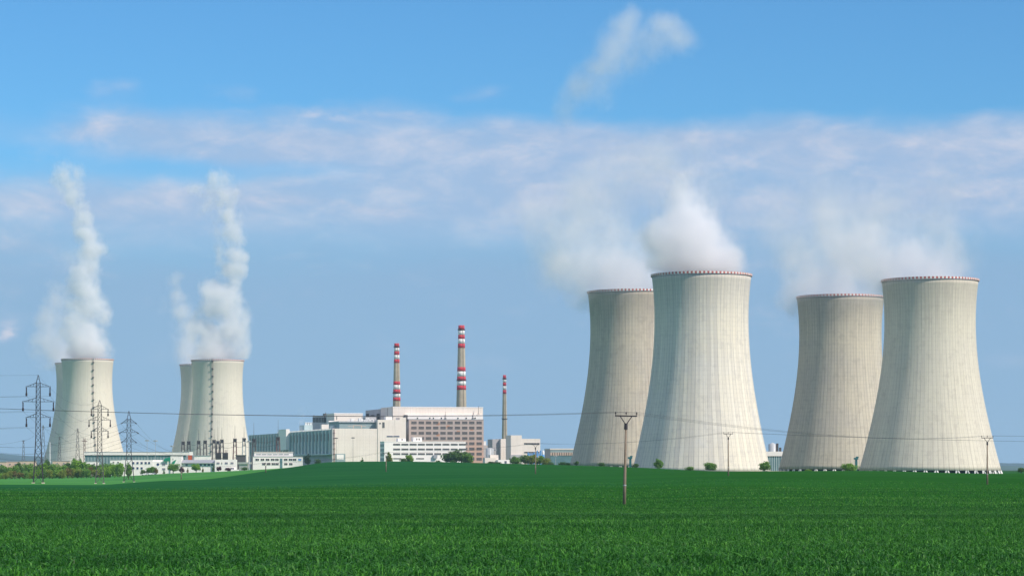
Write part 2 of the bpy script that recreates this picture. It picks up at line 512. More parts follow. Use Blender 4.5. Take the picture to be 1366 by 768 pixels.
# ================================================================== SETTING
def field_mat():
    m = bpy.data.materials.new('young_wheat_field')
    m.use_nodes = True
    t = NT(m.node_tree)
    tc = t.n('ShaderNodeTexCoord').outputs['Object']
    x, y, z = t.sep(tc)
    dist = t.vmath('LENGTH', tc, out=1)
    zone = t.math('MULTIPLY', t.smooth(y, 464 * DS, 472 * DS), t.smooth(x, -96, -101))
    rows = t.noise(t.mul(tc, (0.004, 0.045, 0)), 1.0, 5, 0.62, 0.3)         # drill rows and tramlines running across
    rows2 = t.noise(t.mul(tc, (0.007, 0.16, 0)), 1.0, 4, 0.6, 0.2)
    patch = t.noise(t.mul(tc, (0.012, 0.012, 0)), 1.0, 5, 0.6)
    tuft = t.noise(tc, 1.6, 3, 0.7)
    tuft2 = t.noise(tc, 0.35, 3, 0.7)
    f = t.math('ADD', t.math('MULTIPLY', rows, 0.55), t.math('MULTIPLY', patch, 0.45))
    f = t.lin(f, 0.36, 0.64)
    c = t.mix(f, (0.006, 0.054, 0.008), (0.022, 0.112, 0.014))
    line = t.math('MULTIPLY', t.smooth(rows2, 0.54, 0.68), 0.55)
    c = t.mix(line, c, (0.008, 0.048, 0.010))
    tt = t.lin(t.math('ADD', t.math('MULTIPLY', tuft, 0.5), t.math('MULTIPLY', tuft2, 0.5)), 0.35, 0.65)
    c = t.mix(t.math('MULTIPLY', tt, 0.5), c, (0.028, 0.130, 0.020))
    far = t.mix(t.lin(patch, 0.35, 0.65), (0.038, 0.175, 0.050), (0.085, 0.28, 0.065))
    far = t.mix(t.math('MULTIPLY', t.lin(rows, 0.4, 0.6), 0.45), far, (0.045, 0.16, 0.04))
    far = t.mix(t.math('MULTIPLY', tt, 0.35), far, (0.09, 0.27, 0.05))
    young = t.math('MULTIPLY', t.smooth(t.math('ADD', y, t.math('MULTIPLY', t.math('SUBTRACT', patch, 0.5), 120.0)), 262 * DS, 300 * DS), t.smooth(x, 90, -60))      # the bluer, younger crop on the rise
    c = t.mix(t.math('MULTIPLY', young, 0.75), c, t.mix(t.math('MULTIPLY', f, 0.8), (0.011, 0.082, 0.030), (0.024, 0.115, 0.042)))
    c = t.mix(zone, c, far)
    hill = t.smooth(y, 1500 * DS, 2500 * DS)
    c = t.mix(hill, c, t.mix(t.smooth(patch, 0.45, 0.55), (0.02, 0.06, 0.02), (0.07, 0.10, 0.04)))
    b = t.n('ShaderNodeBsdfPrincipled')
    t.put(b.inputs['Base Color'], c)
    b.inputs['Roughness'].default_value = 1.0
    b.inputs['Specular IOR Level'].default_value = 0.0
    bp = t.n('ShaderNodeBump')
    bp.inputs['Strength'].default_value = 0.5
    bp.inputs['Distance'].default_value = 0.25
    t.put(bp.inputs['Height'], t.math('ADD', t.math('MULTIPLY', tuft, 0.6), t.math('MULTIPLY', tuft2, 1.2)))
    t.put(b.inputs['Normal'], bp.outputs[0])
    o = t.n('ShaderNodeOutputMaterial')
    t.t.links.new(b.outputs[0], o.inputs[0])
    return m

def mesh_np(name, verts, quads, mat, smooth=True):
    me = bpy.data.meshes.new(name)
    nv, nq, k = len(verts), len(quads), quads.shape[1]
    me.vertices.add(nv)
    me.vertices.foreach_set('co', np.asarray(verts, np.float32).ravel())
    me.loops.add(nq * k)
    me.loops.foreach_set('vertex_index', np.asarray(quads, np.int32).ravel())
    me.polygons.add(nq)
    me.polygons.foreach_set('loop_start', np.arange(0, nq * k, k, dtype=np.int32))
    me.polygons.foreach_set('use_smooth', np.full(nq, smooth))
    me.materials.append(mat)
    me.update(calc_edges=True)
    o = bpy.data.objects.new(name, me)
    COL.objects.link(o)
    return o

th = np.concatenate([np.arange(-180, -24, 4.0), np.arange(-24, 24, 0.16), np.arange(24, 180, 4.0)])
rr = np.concatenate([[0.0], np.geomspace(2.0, 26000, 340)])
TH, RR = np.meshgrid(np.radians(th), rr, indexing='ij')
gx, gy = (np.sin(TH) * RR).ravel(), (np.cos(TH) * RR).ravel()
gzv = gz_arr(gx, gy)
nt, nr = len(th), len(rr)
ii, jj = np.meshgrid(np.arange(nt), np.arange(nr - 1), indexing='ij')
i2 = (ii + 1) % nt
q = np.stack([ii * nr + jj, ii * nr + jj + 1, i2 * nr + jj + 1, i2 * nr + jj], -1).reshape(-1, 4)
ground = mesh_np('ground', np.stack([gx, gy, gzv], 1), q, field_mat())
tag(ground, 'rolling green wheat field running back to the power station', 'ground', kind='structure')

# distant hills, several kilometres off
def hill_range(name, Y, pts, depth, mat, label, seed):
    Y = Y * DS
    rnd = np.random.RandomState(seed)
    px = np.linspace(-1500, 2900, 420)
    base = np.interp(px, [p[0] for p in pts], [p[1] for p in pts])
    wob = sum(a * np.sin(px / l + rnd.rand() * 6.3) for a, l in ((0.7, 160), (0.5, 61), (0.35, 23), (0.25, 9), (0.2, 4)))
    top = EYE + (HY - (base + wob * 0.8)) * Y / FPX
    X = (px - CX) / FPX * Y
    prof = [(-0.9, 0.0), (-0.6, 0.30), (-0.3, 0.72), (0, 1.0), (0.4, 0.9), (1.0, 0.3), (1.5, 0.0)]
    vs = np.concatenate([np.stack([X, np.full_like(X, Y + d * depth), -40 + (top + 40) * k], 1) for d, k in prof])
    n = len(px)
    qs = np.array([(a * n + i, a * n + i + 1, (a + 1) * n + i + 1, (a + 1) * n + i) for a in range(len(prof) - 1) for i in range(n - 1)])
    return tag(mesh_np(name, vs, qs, mat), label, 'hills', kind='structure')
M['forest'] = pmat('distant_forest', (0.022, 0.060, 0.060), 0.9, 0.35, 0.006)
M['farm'] = pmat('distant_farmland', (0.045, 0.10, 0.075), 0.9, 0.4, 0.004)
hill_range('hills', 8200, [(-1500, 611), (-200, 608), (0, 605), (60, 609), (200, 612), (600, 615), (1000, 616), (1330, 616), (1366, 617), (2900, 614)], 1500, M['forest'],
           'low blue forested hills on the far horizon', 4)
hill_range('farmland', 5200, [(-1500, 617), (0, 614), (80, 616), (400, 619), (1000, 621), (1340, 621), (1500, 620), (2900, 620)], 1100, M['farm'],
           'strip of distant farmland below the blue hills', 9)

# ================================================================== COOLING TOWERS
def tower_mat(name, base, warm, dark, seed, strip_amt=0.16, line_amt=0.32):
    m = bpy.data.materials.new(name)
    m.use_nodes = True
    t = NT(m.node_tree)
    tc = t.n('ShaderNodeTexCoord').outputs['Object']
    x, y, z = t.sep(tc)
    ang = t.math('ARCTAN2', y, x)
    u = t.math('MULTIPLY', ang, 84 / (2 * math.pi))
    fr = t.math('FRACT', t.math('ADD', u, 100.0))
    line = t.smooth(t.math('ABSOLUTE', t.math('SUBTRACT', fr, 0.5)), 0.02, 0.10, 1, 0)
    cell = t.math('FLOOR', t.math('ADD', u, 100.5))
    wn = t.n('ShaderNodeTexWhiteNoise', noise_dimensions='1D')
    t.put(wn.inputs['W'], t.math('ADD', cell, seed * 13.7))
    cell3 = t.math('FLOOR', t.math('DIVIDE', t.math('ADD', cell, seed), 5.0))
    wn3 = t.n('ShaderNodeTexWhiteNoise', noise_dimensions='1D')
    t.put(wn3.inputs['W'], t.math('ADD', cell3, seed * 5.1))
    pz = t.math('MULTIPLY', z, 1 / 1.4)
    hline = t.smooth(t.math('PINGPONG', pz, 1.0), 0.0, 0.18, 1, 0)
    off = t.vmath('ADD', tc, (seed * 31.0, 0, 0))
    blot = t.noise(off, 0.035, 6, 0.62)
    mid = t.noise(off, 0.22, 4, 0.65)
    strk = t.noise(t.xyz(t.math('MULTIPLY', ang, 34.0), seed * 3.0, t.math('MULTIPLY', z, 0.022)), 1.0, 5, 0.62)
    c = t.mix(t.lin(blot, 0.38, 0.62), base, warm)
    c = t.mix(t.math('MULTIPLY', wn.outputs[0], strip_amt), c, dark)
    c = t.mix(t.math('MULTIPLY', wn3.outputs[0], strip_amt * 1.3), c, warm)
    c = t.mix(t.math('MULTIPLY', t.smooth(strk, 0.42, 0.72), 0.46), c, dark)
    topz = t.smooth(t.math('ADD', z, t.math('MULTIPLY', t.math('SUBTRACT', strk, 0.5), 46.0)), 92, 128)
    c = t.mix(t.math('MULTIPLY', topz, 0.55), c, dark)
    c = t.mix(t.math('MULTIPLY', t.smooth(mid, 0.48, 0.70), 0.34), c, dark)
    c = t.mix(t.math('MULTIPLY', line, line_amt), c, tuple(v * 0.55 for v in dark))
    c = t.mix(t.math('MULTIPLY', hline, line_amt * 0.42), c, tuple(v * 0.6 for v in dark))
    b = t.n('ShaderNodeBsdfPrincipled')
    t.put(b.inputs['Base Color'], c)
    b.inputs['Roughness'].default_value = 0.9
    b.inputs['Specular IOR Level'].default_value = 0.2
    bp = t.n('ShaderNodeBump')
    bp.inputs['Strength'].default_value = 0.35
    bp.inputs['Distance'].default_value = 0.4
    t.put(bp.inputs['Height'], t.math('ADD', t.math('MULTIPLY', line, 0.5), t.math('MULTIPLY', mid, 0.5)))
    t.put(b.inputs['Normal'], bp.outputs[0])
    o = t.n('ShaderNodeOutputMaterial')
    t.t.links.new(b.outputs[0], o.inputs[0])
    return m

M['rimred'] = pmat('faded_red_paint', (0.46, 0.10, 0.085), 0.8, 0.3, 0.1, streak=0.4)
TOWERS = {}
def cooling_tower(key, cx, Y, top, hwt, hwb, pyb, mat, label, group, legs, seed, ladder=None):
    Y = Y * DS
    X, _ = pos(cx, Y)
    LEG = 4.4 if legs else 0.4
    bz = zz(legs, Y) - LEG if legs else gz(X, Y)
    k = Y / FPX
    H = zz(top, Y) - bz
    rt, rb, zb = hwt * k, hwb * k, zz(pyb, Y) - bz
    a = rt * 0.94
    zt = H - 27.0
    cl = (zt - zb) / math.sqrt(max((rb / a) ** 2 - 1, 0.01))
    cu = 27.0 / math.sqrt((rt / a) ** 2 - 1)
    rad = lambda z: a * math.sqrt(1 + ((z - zt) / (cu if z > zt else cl)) ** 2)
    root = empty('cooling_tower', (X, Y, bz), 0, label, 'cooling tower', group)
    zl = list(np.linspace(LEG, H - 1.2, 46))
    th_ = 0.9
    prof = [(rad(z), z) for z in zl] + [(rad(z) - th_, z) for z in zl[::-1]]
    sh = MB().lathe(prof, 168, closed=True).build('shell', mat, root, smooth=True)
    rim = MB()
    n = 156
    r1, r0 = rad(H) + 0.55, rad(H) - th_ - 0.2
    for i in range(n):
        a0, a1 = 2 * math.pi * i / n, 2 * math.pi * (i + 1) / n
        vs = [(r * math.cos(aa), r * math.sin(aa), z) for aa in (a0, a1) for r, z in ((r1, H - 1.0), (r1, H + 0.3), (r0, H + 0.3), (r0, H - 1.0))]
        rim.add(vs, [(0, 1, 5, 4), (1, 2, 6, 5), (2, 3, 7, 6), (3, 0, 4, 7)], i % 2)
    rim.build('rim', [M['rimred'], M['bandwhite']], root)
    if legs:
        mb = MB()
        rl, rg, st = rad(LEG) - 0.5, rad(0) + 0.6, math.pi / 42
        for sgn in (-1, 1):
            mb.bar((rg * math.cos(st * sgn * 0.62), rg * math.sin(st * sgn * 0.62), -0.6), (rl * math.cos(st * sgn * 0.14), rl * math.sin(st * sgn * 0.14), LEG + 0.05), 0.75, 0, 0.75)
        first = mb.build('leg', M['bandwhite'], root)
        for i in range(1, 42):
            c = first.copy()
            COL.objects.link(c)
            c.parent = root
            c.rotation_euler = (0, 0, 2 * math.pi * i / 42)
        MB().lathe([(rad(LEG) - 7, -0.5), (rad(LEG) - 7, LEG + 6), (0.1, LEG + 6)], 64).build('dark_void_fill', M['dark'], root)  # near-black drum: its colour stands in for the shaded void behind the legs
        MB().lathe([(rg + 2.4, -1.0), (rg + 2.4, 0.7), (rg + 1.8, 0.7), (rg + 1.8, -1.0)], 96).build('basin_wall', M['kerb'], root)
    if ladder is not None:
        mb, pl = MB(), MB()
        la = ladder
        d = Vector((math.cos(la), math.sin(la), 0)); s_ = Vector((-d.y, d.x, 0))
        zz_ = np.linspace(4, H + 1.5, 40)
        for sd in (-0.45, 0.45):
            mb.tube([d * (rad(z) + 1.0) + s_ * sd + Vector((0, 0, z)) for z in zz_], 0.16, 5)
        for z in np.arange(5, H, 2.2):
            mb.bar(d * (rad(z) + 1.0) - s_ * 0.7 + Vector((0, 0, z)), d * (rad(z) + 1.0) + s_ * 0.7 + Vector((0, 0, z)), 0.14)
        lad = mb.build('ladder', M['steel2'], root)
        i = 0
        for z in np.arange(12, H - 2, 9.0):
            p = d * (rad(z) + 1.1) + Vector((0, 0, z))
            pb = MB()
            for u0, u1, v0, v1, h0, h1 in ((-1.1, 1.1, -1.2, 0.8, -0.2, 0.0), (-1.1, 1.1, 0.65, 0.8, 0, 1.2)):
                vs = [p + s_ * u + d * v + Vector((0, 0, h)) for h in (h0, h1) for u, v in ((u0, v0), (u1, v0), (u1, v1), (u0, v1))]
                pb.add(vs, [(3, 2, 1, 0), (4, 5, 6, 7), (0, 1, 5, 4), (1, 2, 6, 5), (2, 3, 7, 6), (3, 0, 4, 7)])
            pb.build('landing', M['steel2'], root)
    TOWERS[key] = (X, Y, bz, H, rt)
    return root

GR, GL = 'cooling towers of the near group', 'cooling towers of the far group'
m1 = tower_mat('tower_concrete_grey_brown', (0.56, 0.505, 0.42), (0.65, 0.57, 0.44), (0.34, 0.295, 0.25), 1, 0.26, 0.36)
m2 = tower_mat('tower_concrete_pale', (0.79, 0.745, 0.67), (0.84, 0.76, 0.61), (0.47, 0.44, 0.41), 2, 0.60, 0.36)
m3 = tower_mat('tower_concrete_grey', (0.56, 0.51, 0.43), (0.63, 0.565, 0.445), (0.34, 0.305, 0.26), 3, 0.26, 0.40)
m4 = tower_mat('tower_concrete_buff', (0.68, 0.63, 0.525), (0.72, 0.665, 0.535), (0.45, 0.405, 0.345), 4, 0.22, 0.30)
m5 = tower_mat('tower_concrete_cream', (0.70, 0.64, 0.545), (0.74, 0.67, 0.56), (0.54, 0.49, 0.42), 5, 0.16, 0.14)
cooling_tower('T1', 842.5, 1075, 389.5, 58.5, 82.5, 620, m1, 'grey-brown concrete cooling tower partly hidden behind the pale one, nearest the factory', GR, 621.5, 1)
cooling_tower('T2', 935.7, 948, 367.0, 66.5, 92, 627, m2, 'palest and widest concrete cooling tower with strong light and dark vertical strips', GR, 628.8, 2)
cooling_tower('T3', 1121, 1075, 396, 58, 82, 626, m3, 'grey cooling tower with fine dark ribs standing behind the buff one at the field edge', GR, 625.4, 3)
cooling_tower('T4', 1240.5, 974, 373.8, 64, 94.5, 630, m4, 'smooth buff cooling tower farthest right, its slanting white legs visible at the base', GR, 627.0, 4)
cooling_tower('L1', 116.7, 1826, 479.2, 34.6, 46.8, 600, m5, 'distant cream cooling tower with a ladder right of centre, behind the lattice pylons', GL, False, 5, -1.19)
cooling_tower('L2', 290.3, 1818, 480.5, 35.1, 44.0, 605, m5, 'distant cream cooling tower with a dark ladder up its middle, behind the switchyard', GL, False, 6, -1.65)
cooling_tower('L1b', 106.5, 1985, 484.5, 32.5, 44, 600, m5, 'distant cooling tower showing only a sliver behind the leftmost cream one', GL, False, 7)
cooling_tower('L2b', 272.5, 1985, 486.5, 32.5, 42.5, 600, m5, 'distant shaded cooling tower half hidden behind the one with the middle ladder', GL, False, 8)

# ================================================================== BUILDINGS
R0 = R(15.3)
class Bld:
    def __init__(s, name, label, cat, px, Y, rot=R0, group=None):
        s.X, s.Y = pos(px, Y * DS)
        s.bz = gz(s.X, s.Y)
        s.c, s.s = math.cos(rot), math.sin(rot)
        s.o = empty(name, (s.X, s.Y, s.bz), rot, label, cat, group)
    def lx(s, px, ly=0.0):
        k = (px - CX) / FPX
        return (k * (s.Y + ly * s.c) - s.X + ly * s.s) / (s.c - k * s.s)
    def ly(s, px, lx=0.0):
        k = (px - CX) / FPX
        return (s.X + lx * s.c - k * (s.Y + lx * s.s)) / (s.s + k * s.c)
    def h(s, py, lx=0.0, ly=0.0):
        return zz(py, s.Y + lx * s.s + ly * s.c) - s.bz
    def box(s, name, mat, x0, x1, y0, y1, z0, z1, parent=None):
        return MB().box(x0, x1, y0, y1, z0, z1).build(name, mat, parent or s.o)
    def part(s, name, mb, mat, parent=None):
        return mb.build(name, mat, parent or s.o)
    def wins(s, pxs, pys, wpx, hpx, ly=0.0, panes=3, mat='glass', parent=None, name='window', wf=None, fw=0.07):
        """one window mesh per opening: a recessed-looking pane with frame and mullions standing proud of it"""
        res = []
        cache = {}
        k = s.Y / FPX
        for py in pys:
            for px in pxs:
                x = s.lx(px, ly)
                W, Hh = wpx * k / s.c, hpx * k
                z = s.h(py, x, ly)
                if 'm' not in cache:
                    mb = MB().box(-W / 2, W / 2, -0.04, 0.2, -Hh / 2, Hh / 2, 0)
                    mb.box(-W / 2 - fw, W / 2 + fw, -0.22, 0.1, Hh / 2, Hh / 2 + fw, 1)
                    mb.box(-W / 2 - fw, W / 2 + fw, -0.30, 0.1, -Hh / 2 - fw, -Hh / 2, 1)
                    for i in range(panes + 1):
                        xx = -W / 2 + W * i / panes
                        mb.box(xx - fw, xx + fw, -0.18, 0.1, -Hh / 2 + 0.003, Hh / 2 - 0.003, 1)
                    o = mb.build(name, [M[mat], M[wf or 'frame']], parent or s.o)
                    cache['m'] = o.data
                else:
                    o = bpy.data.objects.new(name, cache['m'])
                    COL.objects.link(o)
                    o.parent = parent or s.o
                o.location = (x, ly, z)
                res.append(o)
        return res

# ---- turbine hall: long teal glazed side running away to the left, cream gable
b = Bld('turbine_hall', 'long turbine hall with shaded teal finned side and large cream end wall', 'turbine hall', 443.5, 1430)
LB = b.ly(331)
WX = b.lx(541)
zt = b.h(571.2)
b.box('end_wall', M['panel'], 0, WX, 0.0, 2.0, -3, zt)
b.box('roof', M['tealroof'], 0.3, WX - 0.3, 2.0, LB, zt - 3.0, zt - 1.0)
sw = b.box('side_wall', M['teal'], 0.6, 1.4, 2.003, LB, -3, zt - 1.2)
b.box('base_plinth', M['greywall'], 0.25, 0.597, 2.01, LB, -3, b.h(606.5))
b.box('canopy', M['tealfin'], -4.0, 0.24, 6, LB * 0.62, b.h(606.3), b.h(604.9))
b.box('corner_pier', M['greywall'], -0.35, 0.59, -0.3, 9, b.h(606.2), zt - 0.6)
i, yv = 0, 14.0
nf = 27
for i in range(nf):
    yv = 13 + (LB - 22) * i / (nf - 1)
    b.box('fin', M['tealfin'], -0.45, 0.59, yv - 1.7, yv + 1.7, b.h(604.7), zt - 1.6)
for i in range(nf - 1):
    yv = 13 + (LB - 22) * (i + 0.5) / (nf - 1)
    b.box('glazing', M['glass'], 0.42, 0.61, yv - 2.4, yv + 2.4, zt - 11.5, zt - 4.5)
yA, yB = b.ly(386), b.ly(376)
b.box('stair_tower', M['white'], -3.5, 0.24, yA, yB, b.h(598), zt + 2.5)
# gate in the cream gable
gx0, gx1 = b.lx(447.3), b.lx(460.6)
gate = b.box('gate', M['tealroof'], gx0, gx1, -0.35, -0.004, -2, b.h(604.8, gx0))
b.box('gate_leaf', M['white'], gx0 + 1.2, gx1 - 1.6, -0.6, -0.36, b.h(612.3, gx0), b.h(606.0, gx0), gate)
# higher part of the gable and the stair block on it
x0, x1 = b.lx(503.7), b.lx(533)
b.box('upper_block', M['panel'], x0, x1, -0.6, 16, -3, b.h(559.5, x0))
b.box('side_block', M['cream'], x1 + 0.02, b.lx(541.5), -0.2, 16, -3, b.h(556.5, x1))
b.box('roof_cabin', M['white'], b.lx(515), b.lx(523.4), 1, 9, b.h(559.5, x0) - 0.5, b.h(554.4, x0))
b.wins([511.5], [566.5], 3.0, 7.5, -0.6, 2, 'glass')
b.wins([507.0], [564.3], 2.2, 1.6, -0.6, 2, 'glass')
b.wins([520, 528.8], [581.6], 8.0, 1.6, -0.6, 6, 'blueglass')
# teal lantern roof behind the parapet
x0, x1 = b.lx(455), b.lx(503.5)
b.box('roof_lantern', M['tealroof'], x0, x1, 8, 60, zt - 1.2, b.h(563.0, x0, 8))
b.box('lantern_eave', M['palesteel'], x0 - 1, x1 + 0.5, 6.5, 61, b.h(563.0, x0, 8), b.h(561.4, x0, 8))
mb = MB()
fx0, fx1, fz0, fz1 = b.lx(471, 4), b.lx(482.5, 4), b.h(570.9), b.h(566.6)
mb.box(fx0, fx1, 3.6, 4.0, fz1 - 0.5, fz1); mb.box(fx0, fx0 + 0.6, 3.6, 4.0, fz0 - 1.5, fz1 - 0.5); mb.box(fx1 - 0.6, fx1, 3.6, 4.0, fz0 - 1.5, fz1 - 0.5)
mb.box(fx0 - 5, fx0 - 0.01, 3.7, 3.9, fz1 - 1.0, fz1 - 0.6); mb.box(fx1 + 0.01, fx1 + 4, 3.7, 3.9, fz1 - 1.0, fz1 - 0.6)
b.part('roof_railing', mb, M['pinkwall'])
mb = MB()
rnd = random.Random(3)
for pxx in np.arange(463, 502, 2.1):
    xx = b.lx(pxx, 20)
    hh = b.h(561.6 - rnd.random() * 4.2, xx, 20)
    z0_ = b.h(561.6, xx, 20)
    mb.bar((xx, 20, z0_), (xx, 20, hh), 0.45)
    if rnd.random() < 0.7:
        mb.bar((xx, 20, hh), (xx + 2.6, 20, hh + rnd.uniform(-2.5, 0.6)), 0.5)
    if rnd.random() < 0.45:
        mb.box(xx - 0.9, xx + 1.2, 19, 21.5, z0_, z0_ + rnd.uniform(1.2, 3.2))
b.part('roof_pipework', mb, M['bandwhite'])
# drain pipe on the corner
mb = MB()
mb.tube([(1.6, -0.35, -2), (1.6, -0.35, zt - 0.5)], 0.35, 8)
for zq in np.arange(2, zt - 2, 5.0):
    mb.box(0.7, 2.5, -0.85, -0.02, zq, zq + 0.5)
b.part('ladder', mb, M['redsteel'])
mb = MB()
for yy in np.arange(12, LB * 0.62, 7.0):
    mb.box(0.1, 0.8, yy, yy + 2.0, zt - 1.0, zt + 0.35)
b.part('parapet_vents', mb, M['bandwhite'])
b.part('roof_hatch', MB().box(6, 22, 30, 44, zt - 1.0, zt + 3.2).box(6.8, 7.6, 29.4, 29.9, zt, zt + 2), M['white'])

# ---- intermediate building behind the turbine hall
b = Bld('auxiliary_building', 'white flat-roofed block with grey shaded side above the turbine hall roof', 'building', 446, 1500)
x1 = b.lx(484)
zt = b.h(551.9)
b.box('wall', M['cream'], 0, x1, 0, 40, -3, zt)
b.box('parapet', M['white'], -0.3, x1 + 0.3, -0.3, 40.3, zt, zt + 1.0)
L = b.ly(416.5)
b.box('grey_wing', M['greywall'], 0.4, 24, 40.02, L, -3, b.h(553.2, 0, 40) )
mb = MB()
for f in np.linspace(0.1, 0.95, 9):
    yv = 40 + (L - 40) * f
    mb.box(0.15, 0.397, yv - 2.6, yv + 2.4, b.h(563.0, 0, yv), b.h(556.5, 0, yv))
b.part('dark_louvres', mb, M['dark'])
b.box('annex', M['white'], b.lx(438.5, -6), b.lx(445.6, -6), -6, -0.35, -3, b.h(561, 0, -6))
b.box('low_annex', M['cream'], b.lx(427.5, -8), b.lx(456, -8), -14, -8.05, -3, b.h(566, 0, -8))
b.wins([449.2], [557], 1.0, 4.5, 0, 1, 'glass')
mb = MB()
mb.bar((3, 60, zt - 3), (3, 60, zt + 3), 0.5); mb.box(0.5, 6, 55, 62, zt - 2, zt + 1.6); mb.bar((-1, 45, zt - 8), (-1, 45, zt), 0.8)
b.part('roof_plant', mb, M['steel2'])

b = Bld('vent_building', 'low white roof block with a row of vents, left of the white flat-roofed block', 'building', 406, 1640)
x1 = b.lx(437)
b.box('wall', M['tealfin'], 0, x1, 0, 30, -3, b.h(566.5))
mb = MB()
for pxx in (409, 412.2, 415.4, 418.6, 421.4):
    xx = b.lx(pxx)
    mb.box(xx - 0.9, xx + 0.9, 3, 6, b.h(566.5), b.h(563.6)); mb.box(xx - 1.3, xx + 1.3, 2.6, 6.4, b.h(563.6), b.h(562.9))
b.part('vent', mb, M['bandwhite'])
b.part('mast', MB().tube([(b.lx(421), 10, b.h(566.5)), (b.lx(421), 10, b.h(553))], 0.4, 6), M['steel2'])

# ---- reactor building
b = Bld('reactor_building', 'tall cream reactor building with long flat roofline behind the grey office block', 'reactor building', 524, 1490)
x1 = b.lx(644.3)
L = b.ly(487)
zt = b.h(543.0)
b.box('wall', M['panel'], 0, x1, 0, 55, -3, zt)
b.box('parapet', M['white'], -0.25, x1 + 0.25, -0.25, 55.2, zt, zt + 0.7)
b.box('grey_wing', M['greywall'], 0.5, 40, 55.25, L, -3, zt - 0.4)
xs = b.lx(541, -4)
b.box('white_step', M['white'], xs, b.lx(644.2, -4), -4, -0.02, -3, b.h(552.6, xs, -4))
mb = MB()
for pxx in (557, 573.5, 578.3, 589, 611, 622, 634):
    xx = b.lx(pxx, -4.3)
    mb.box(xx - 0.55, xx + 0.55, -4.5, -4.02, b.h(558.2, xx), b.h(556.6, xx))
b.part('vent', mb, M['dark'])
for pxx, p0, p1, wv in ((638.2, 552, 541.5, 0.35), (594.2, 558, 549.5, 0.3), (631, 558, 550.5, 0.35), (523.2, 556, 541.8, 0.4), (517, 555, 544, 0.5)):
    xx = b.lx(pxx, -4.6)
    mb = MB().bar((xx, -4.6, b.h(p0, xx)), (xx, -4.6, b.h(p1, xx)), wv)
    mb.box(xx - 1.0, xx + 1.0, -5.2, -4.03, b.h(p0 + 0.2, xx), b.h(p0 - 0.6, xx))
    b.part('antenna', mb, M['steel2'])
mb = MB()
for f, hgt in ((0.12, 9), (0.3, 6), (0.5, 8), (0.62, 5), (0.8, 10)):
    yv = 55 + (L - 55) * f
    mb.box(-2.2, 0.4, yv - 1.5, yv + 1.5, zt - 14, zt - 14 + hgt)
b.part('side_duct', mb, M['steel2'])
mb = MB()
for f in (0.2, 0.42, 0.7, 0.9):
    yv = 55 + (L - 55) * f
    mb.box(0.2, 0.497, yv - 3, yv + 3, zt - 9, zt - 6.5)
b.part('side_window', mb, M['glass'])
b.part('side_roof', MB().box(-14, -2.5, 30, L, zt - 22, zt - 14.2), M['darkroof'])
b.part('stack', MB().box(b.lx(487.5, -9), b.lx(502, -9), -9, 10, -3, b.h(556.0, 0, -9)), M['greywall'])

# ---- grey office block with rows of windows
b = Bld('office_block', 'grey and pinkish eight-storey office block with rows of grouped dark windows', 'office block', 545.5, 1452)
x1 = b.lx(645.2)
L = b.ly(540.8)
zt = b.h(559.3)
b.box('wall', M['office'], 0, x1, 0, L, -3, zt)
b.box('parapet', M['greyroof'], -0.2, x1 + 0.2, -0.2, L + 0.2, zt, zt + 0.6)
b.box('stair_shaft', M['steel2'], -2.6, -0.02, L * 0.35, L * 0.8, zt - 1, b.h(553.0))
b.wins([552.2, 562.0, 571.7, 581.3, 591.0, 600.4, 610.3, 620.0, 629.4, 639.2], [563.4, 570.3, 577.3, 584.3, 591.2, 598.2, 605.0, 611.8], 6.8, 3.3, 0, 5, 'glass', wf='officeframe', fw=0.17)
b.box('drain_pipe', M['orange'], x1 - 0.6, x1 + 0.1, -0.35, -0.01, -2, b.h(609.5))

# ---- white four-storey office in front
b = Bld('low_office', 'white four-storey office with long ribbon windows in front of the grey block', 'office', 512.7, 1385)
x1 = b.lx(621.3)
L = b.ly(507.0)
zt = b.h(589.0)
b.box('wall', M['white'], 0, x1, 0, L, -3, zt)
b.box('parapet', M['white'], -0.2, x1 + 0.2, -0.2, L + 0.2, zt, zt + 0.5)
mb = MB()
for r in range(4):
    mb.box(-0.25, -0.004, 1.5, L - 1.5, zt - 4.4 - r * 4.3, zt - 2.0 - r * 4.3)
b.part('end_glazing', mb, M['tealroof'])
rng = np.linspace(529.2, 616.8, 9)
b.wins(list(rng), [592.4, 598.8, 605.0], 9.2, 2.2, 0, 6, 'glass')
b.wins([530, 560.5], [611.2], 10.5, 1.3, 0, 6, 'glass')
b.box('roof_cabin', M['white'], b.lx(531, 4), b.lx(541.6, 4), 4, 12, zt, b.h(584.2, 0, 4))
b.box('roof_cabin', M['white'], b.lx(551.5, 4), b.lx(563, 4), 4, 12, zt, b.h(582.6, 0, 4))
b.wins([536.5], [586.0], 1.6, 1.6, 4, 1, 'glass'); b.wins([556, 559.2], [585.6], 1.4, 2.2, 4, 1, 'glass')
b.box('entrance_porch', M['greyroof'], b.lx(577.5), b.lx(582.5), -2.5, -0.01, b.h(611), b.h(606.5))

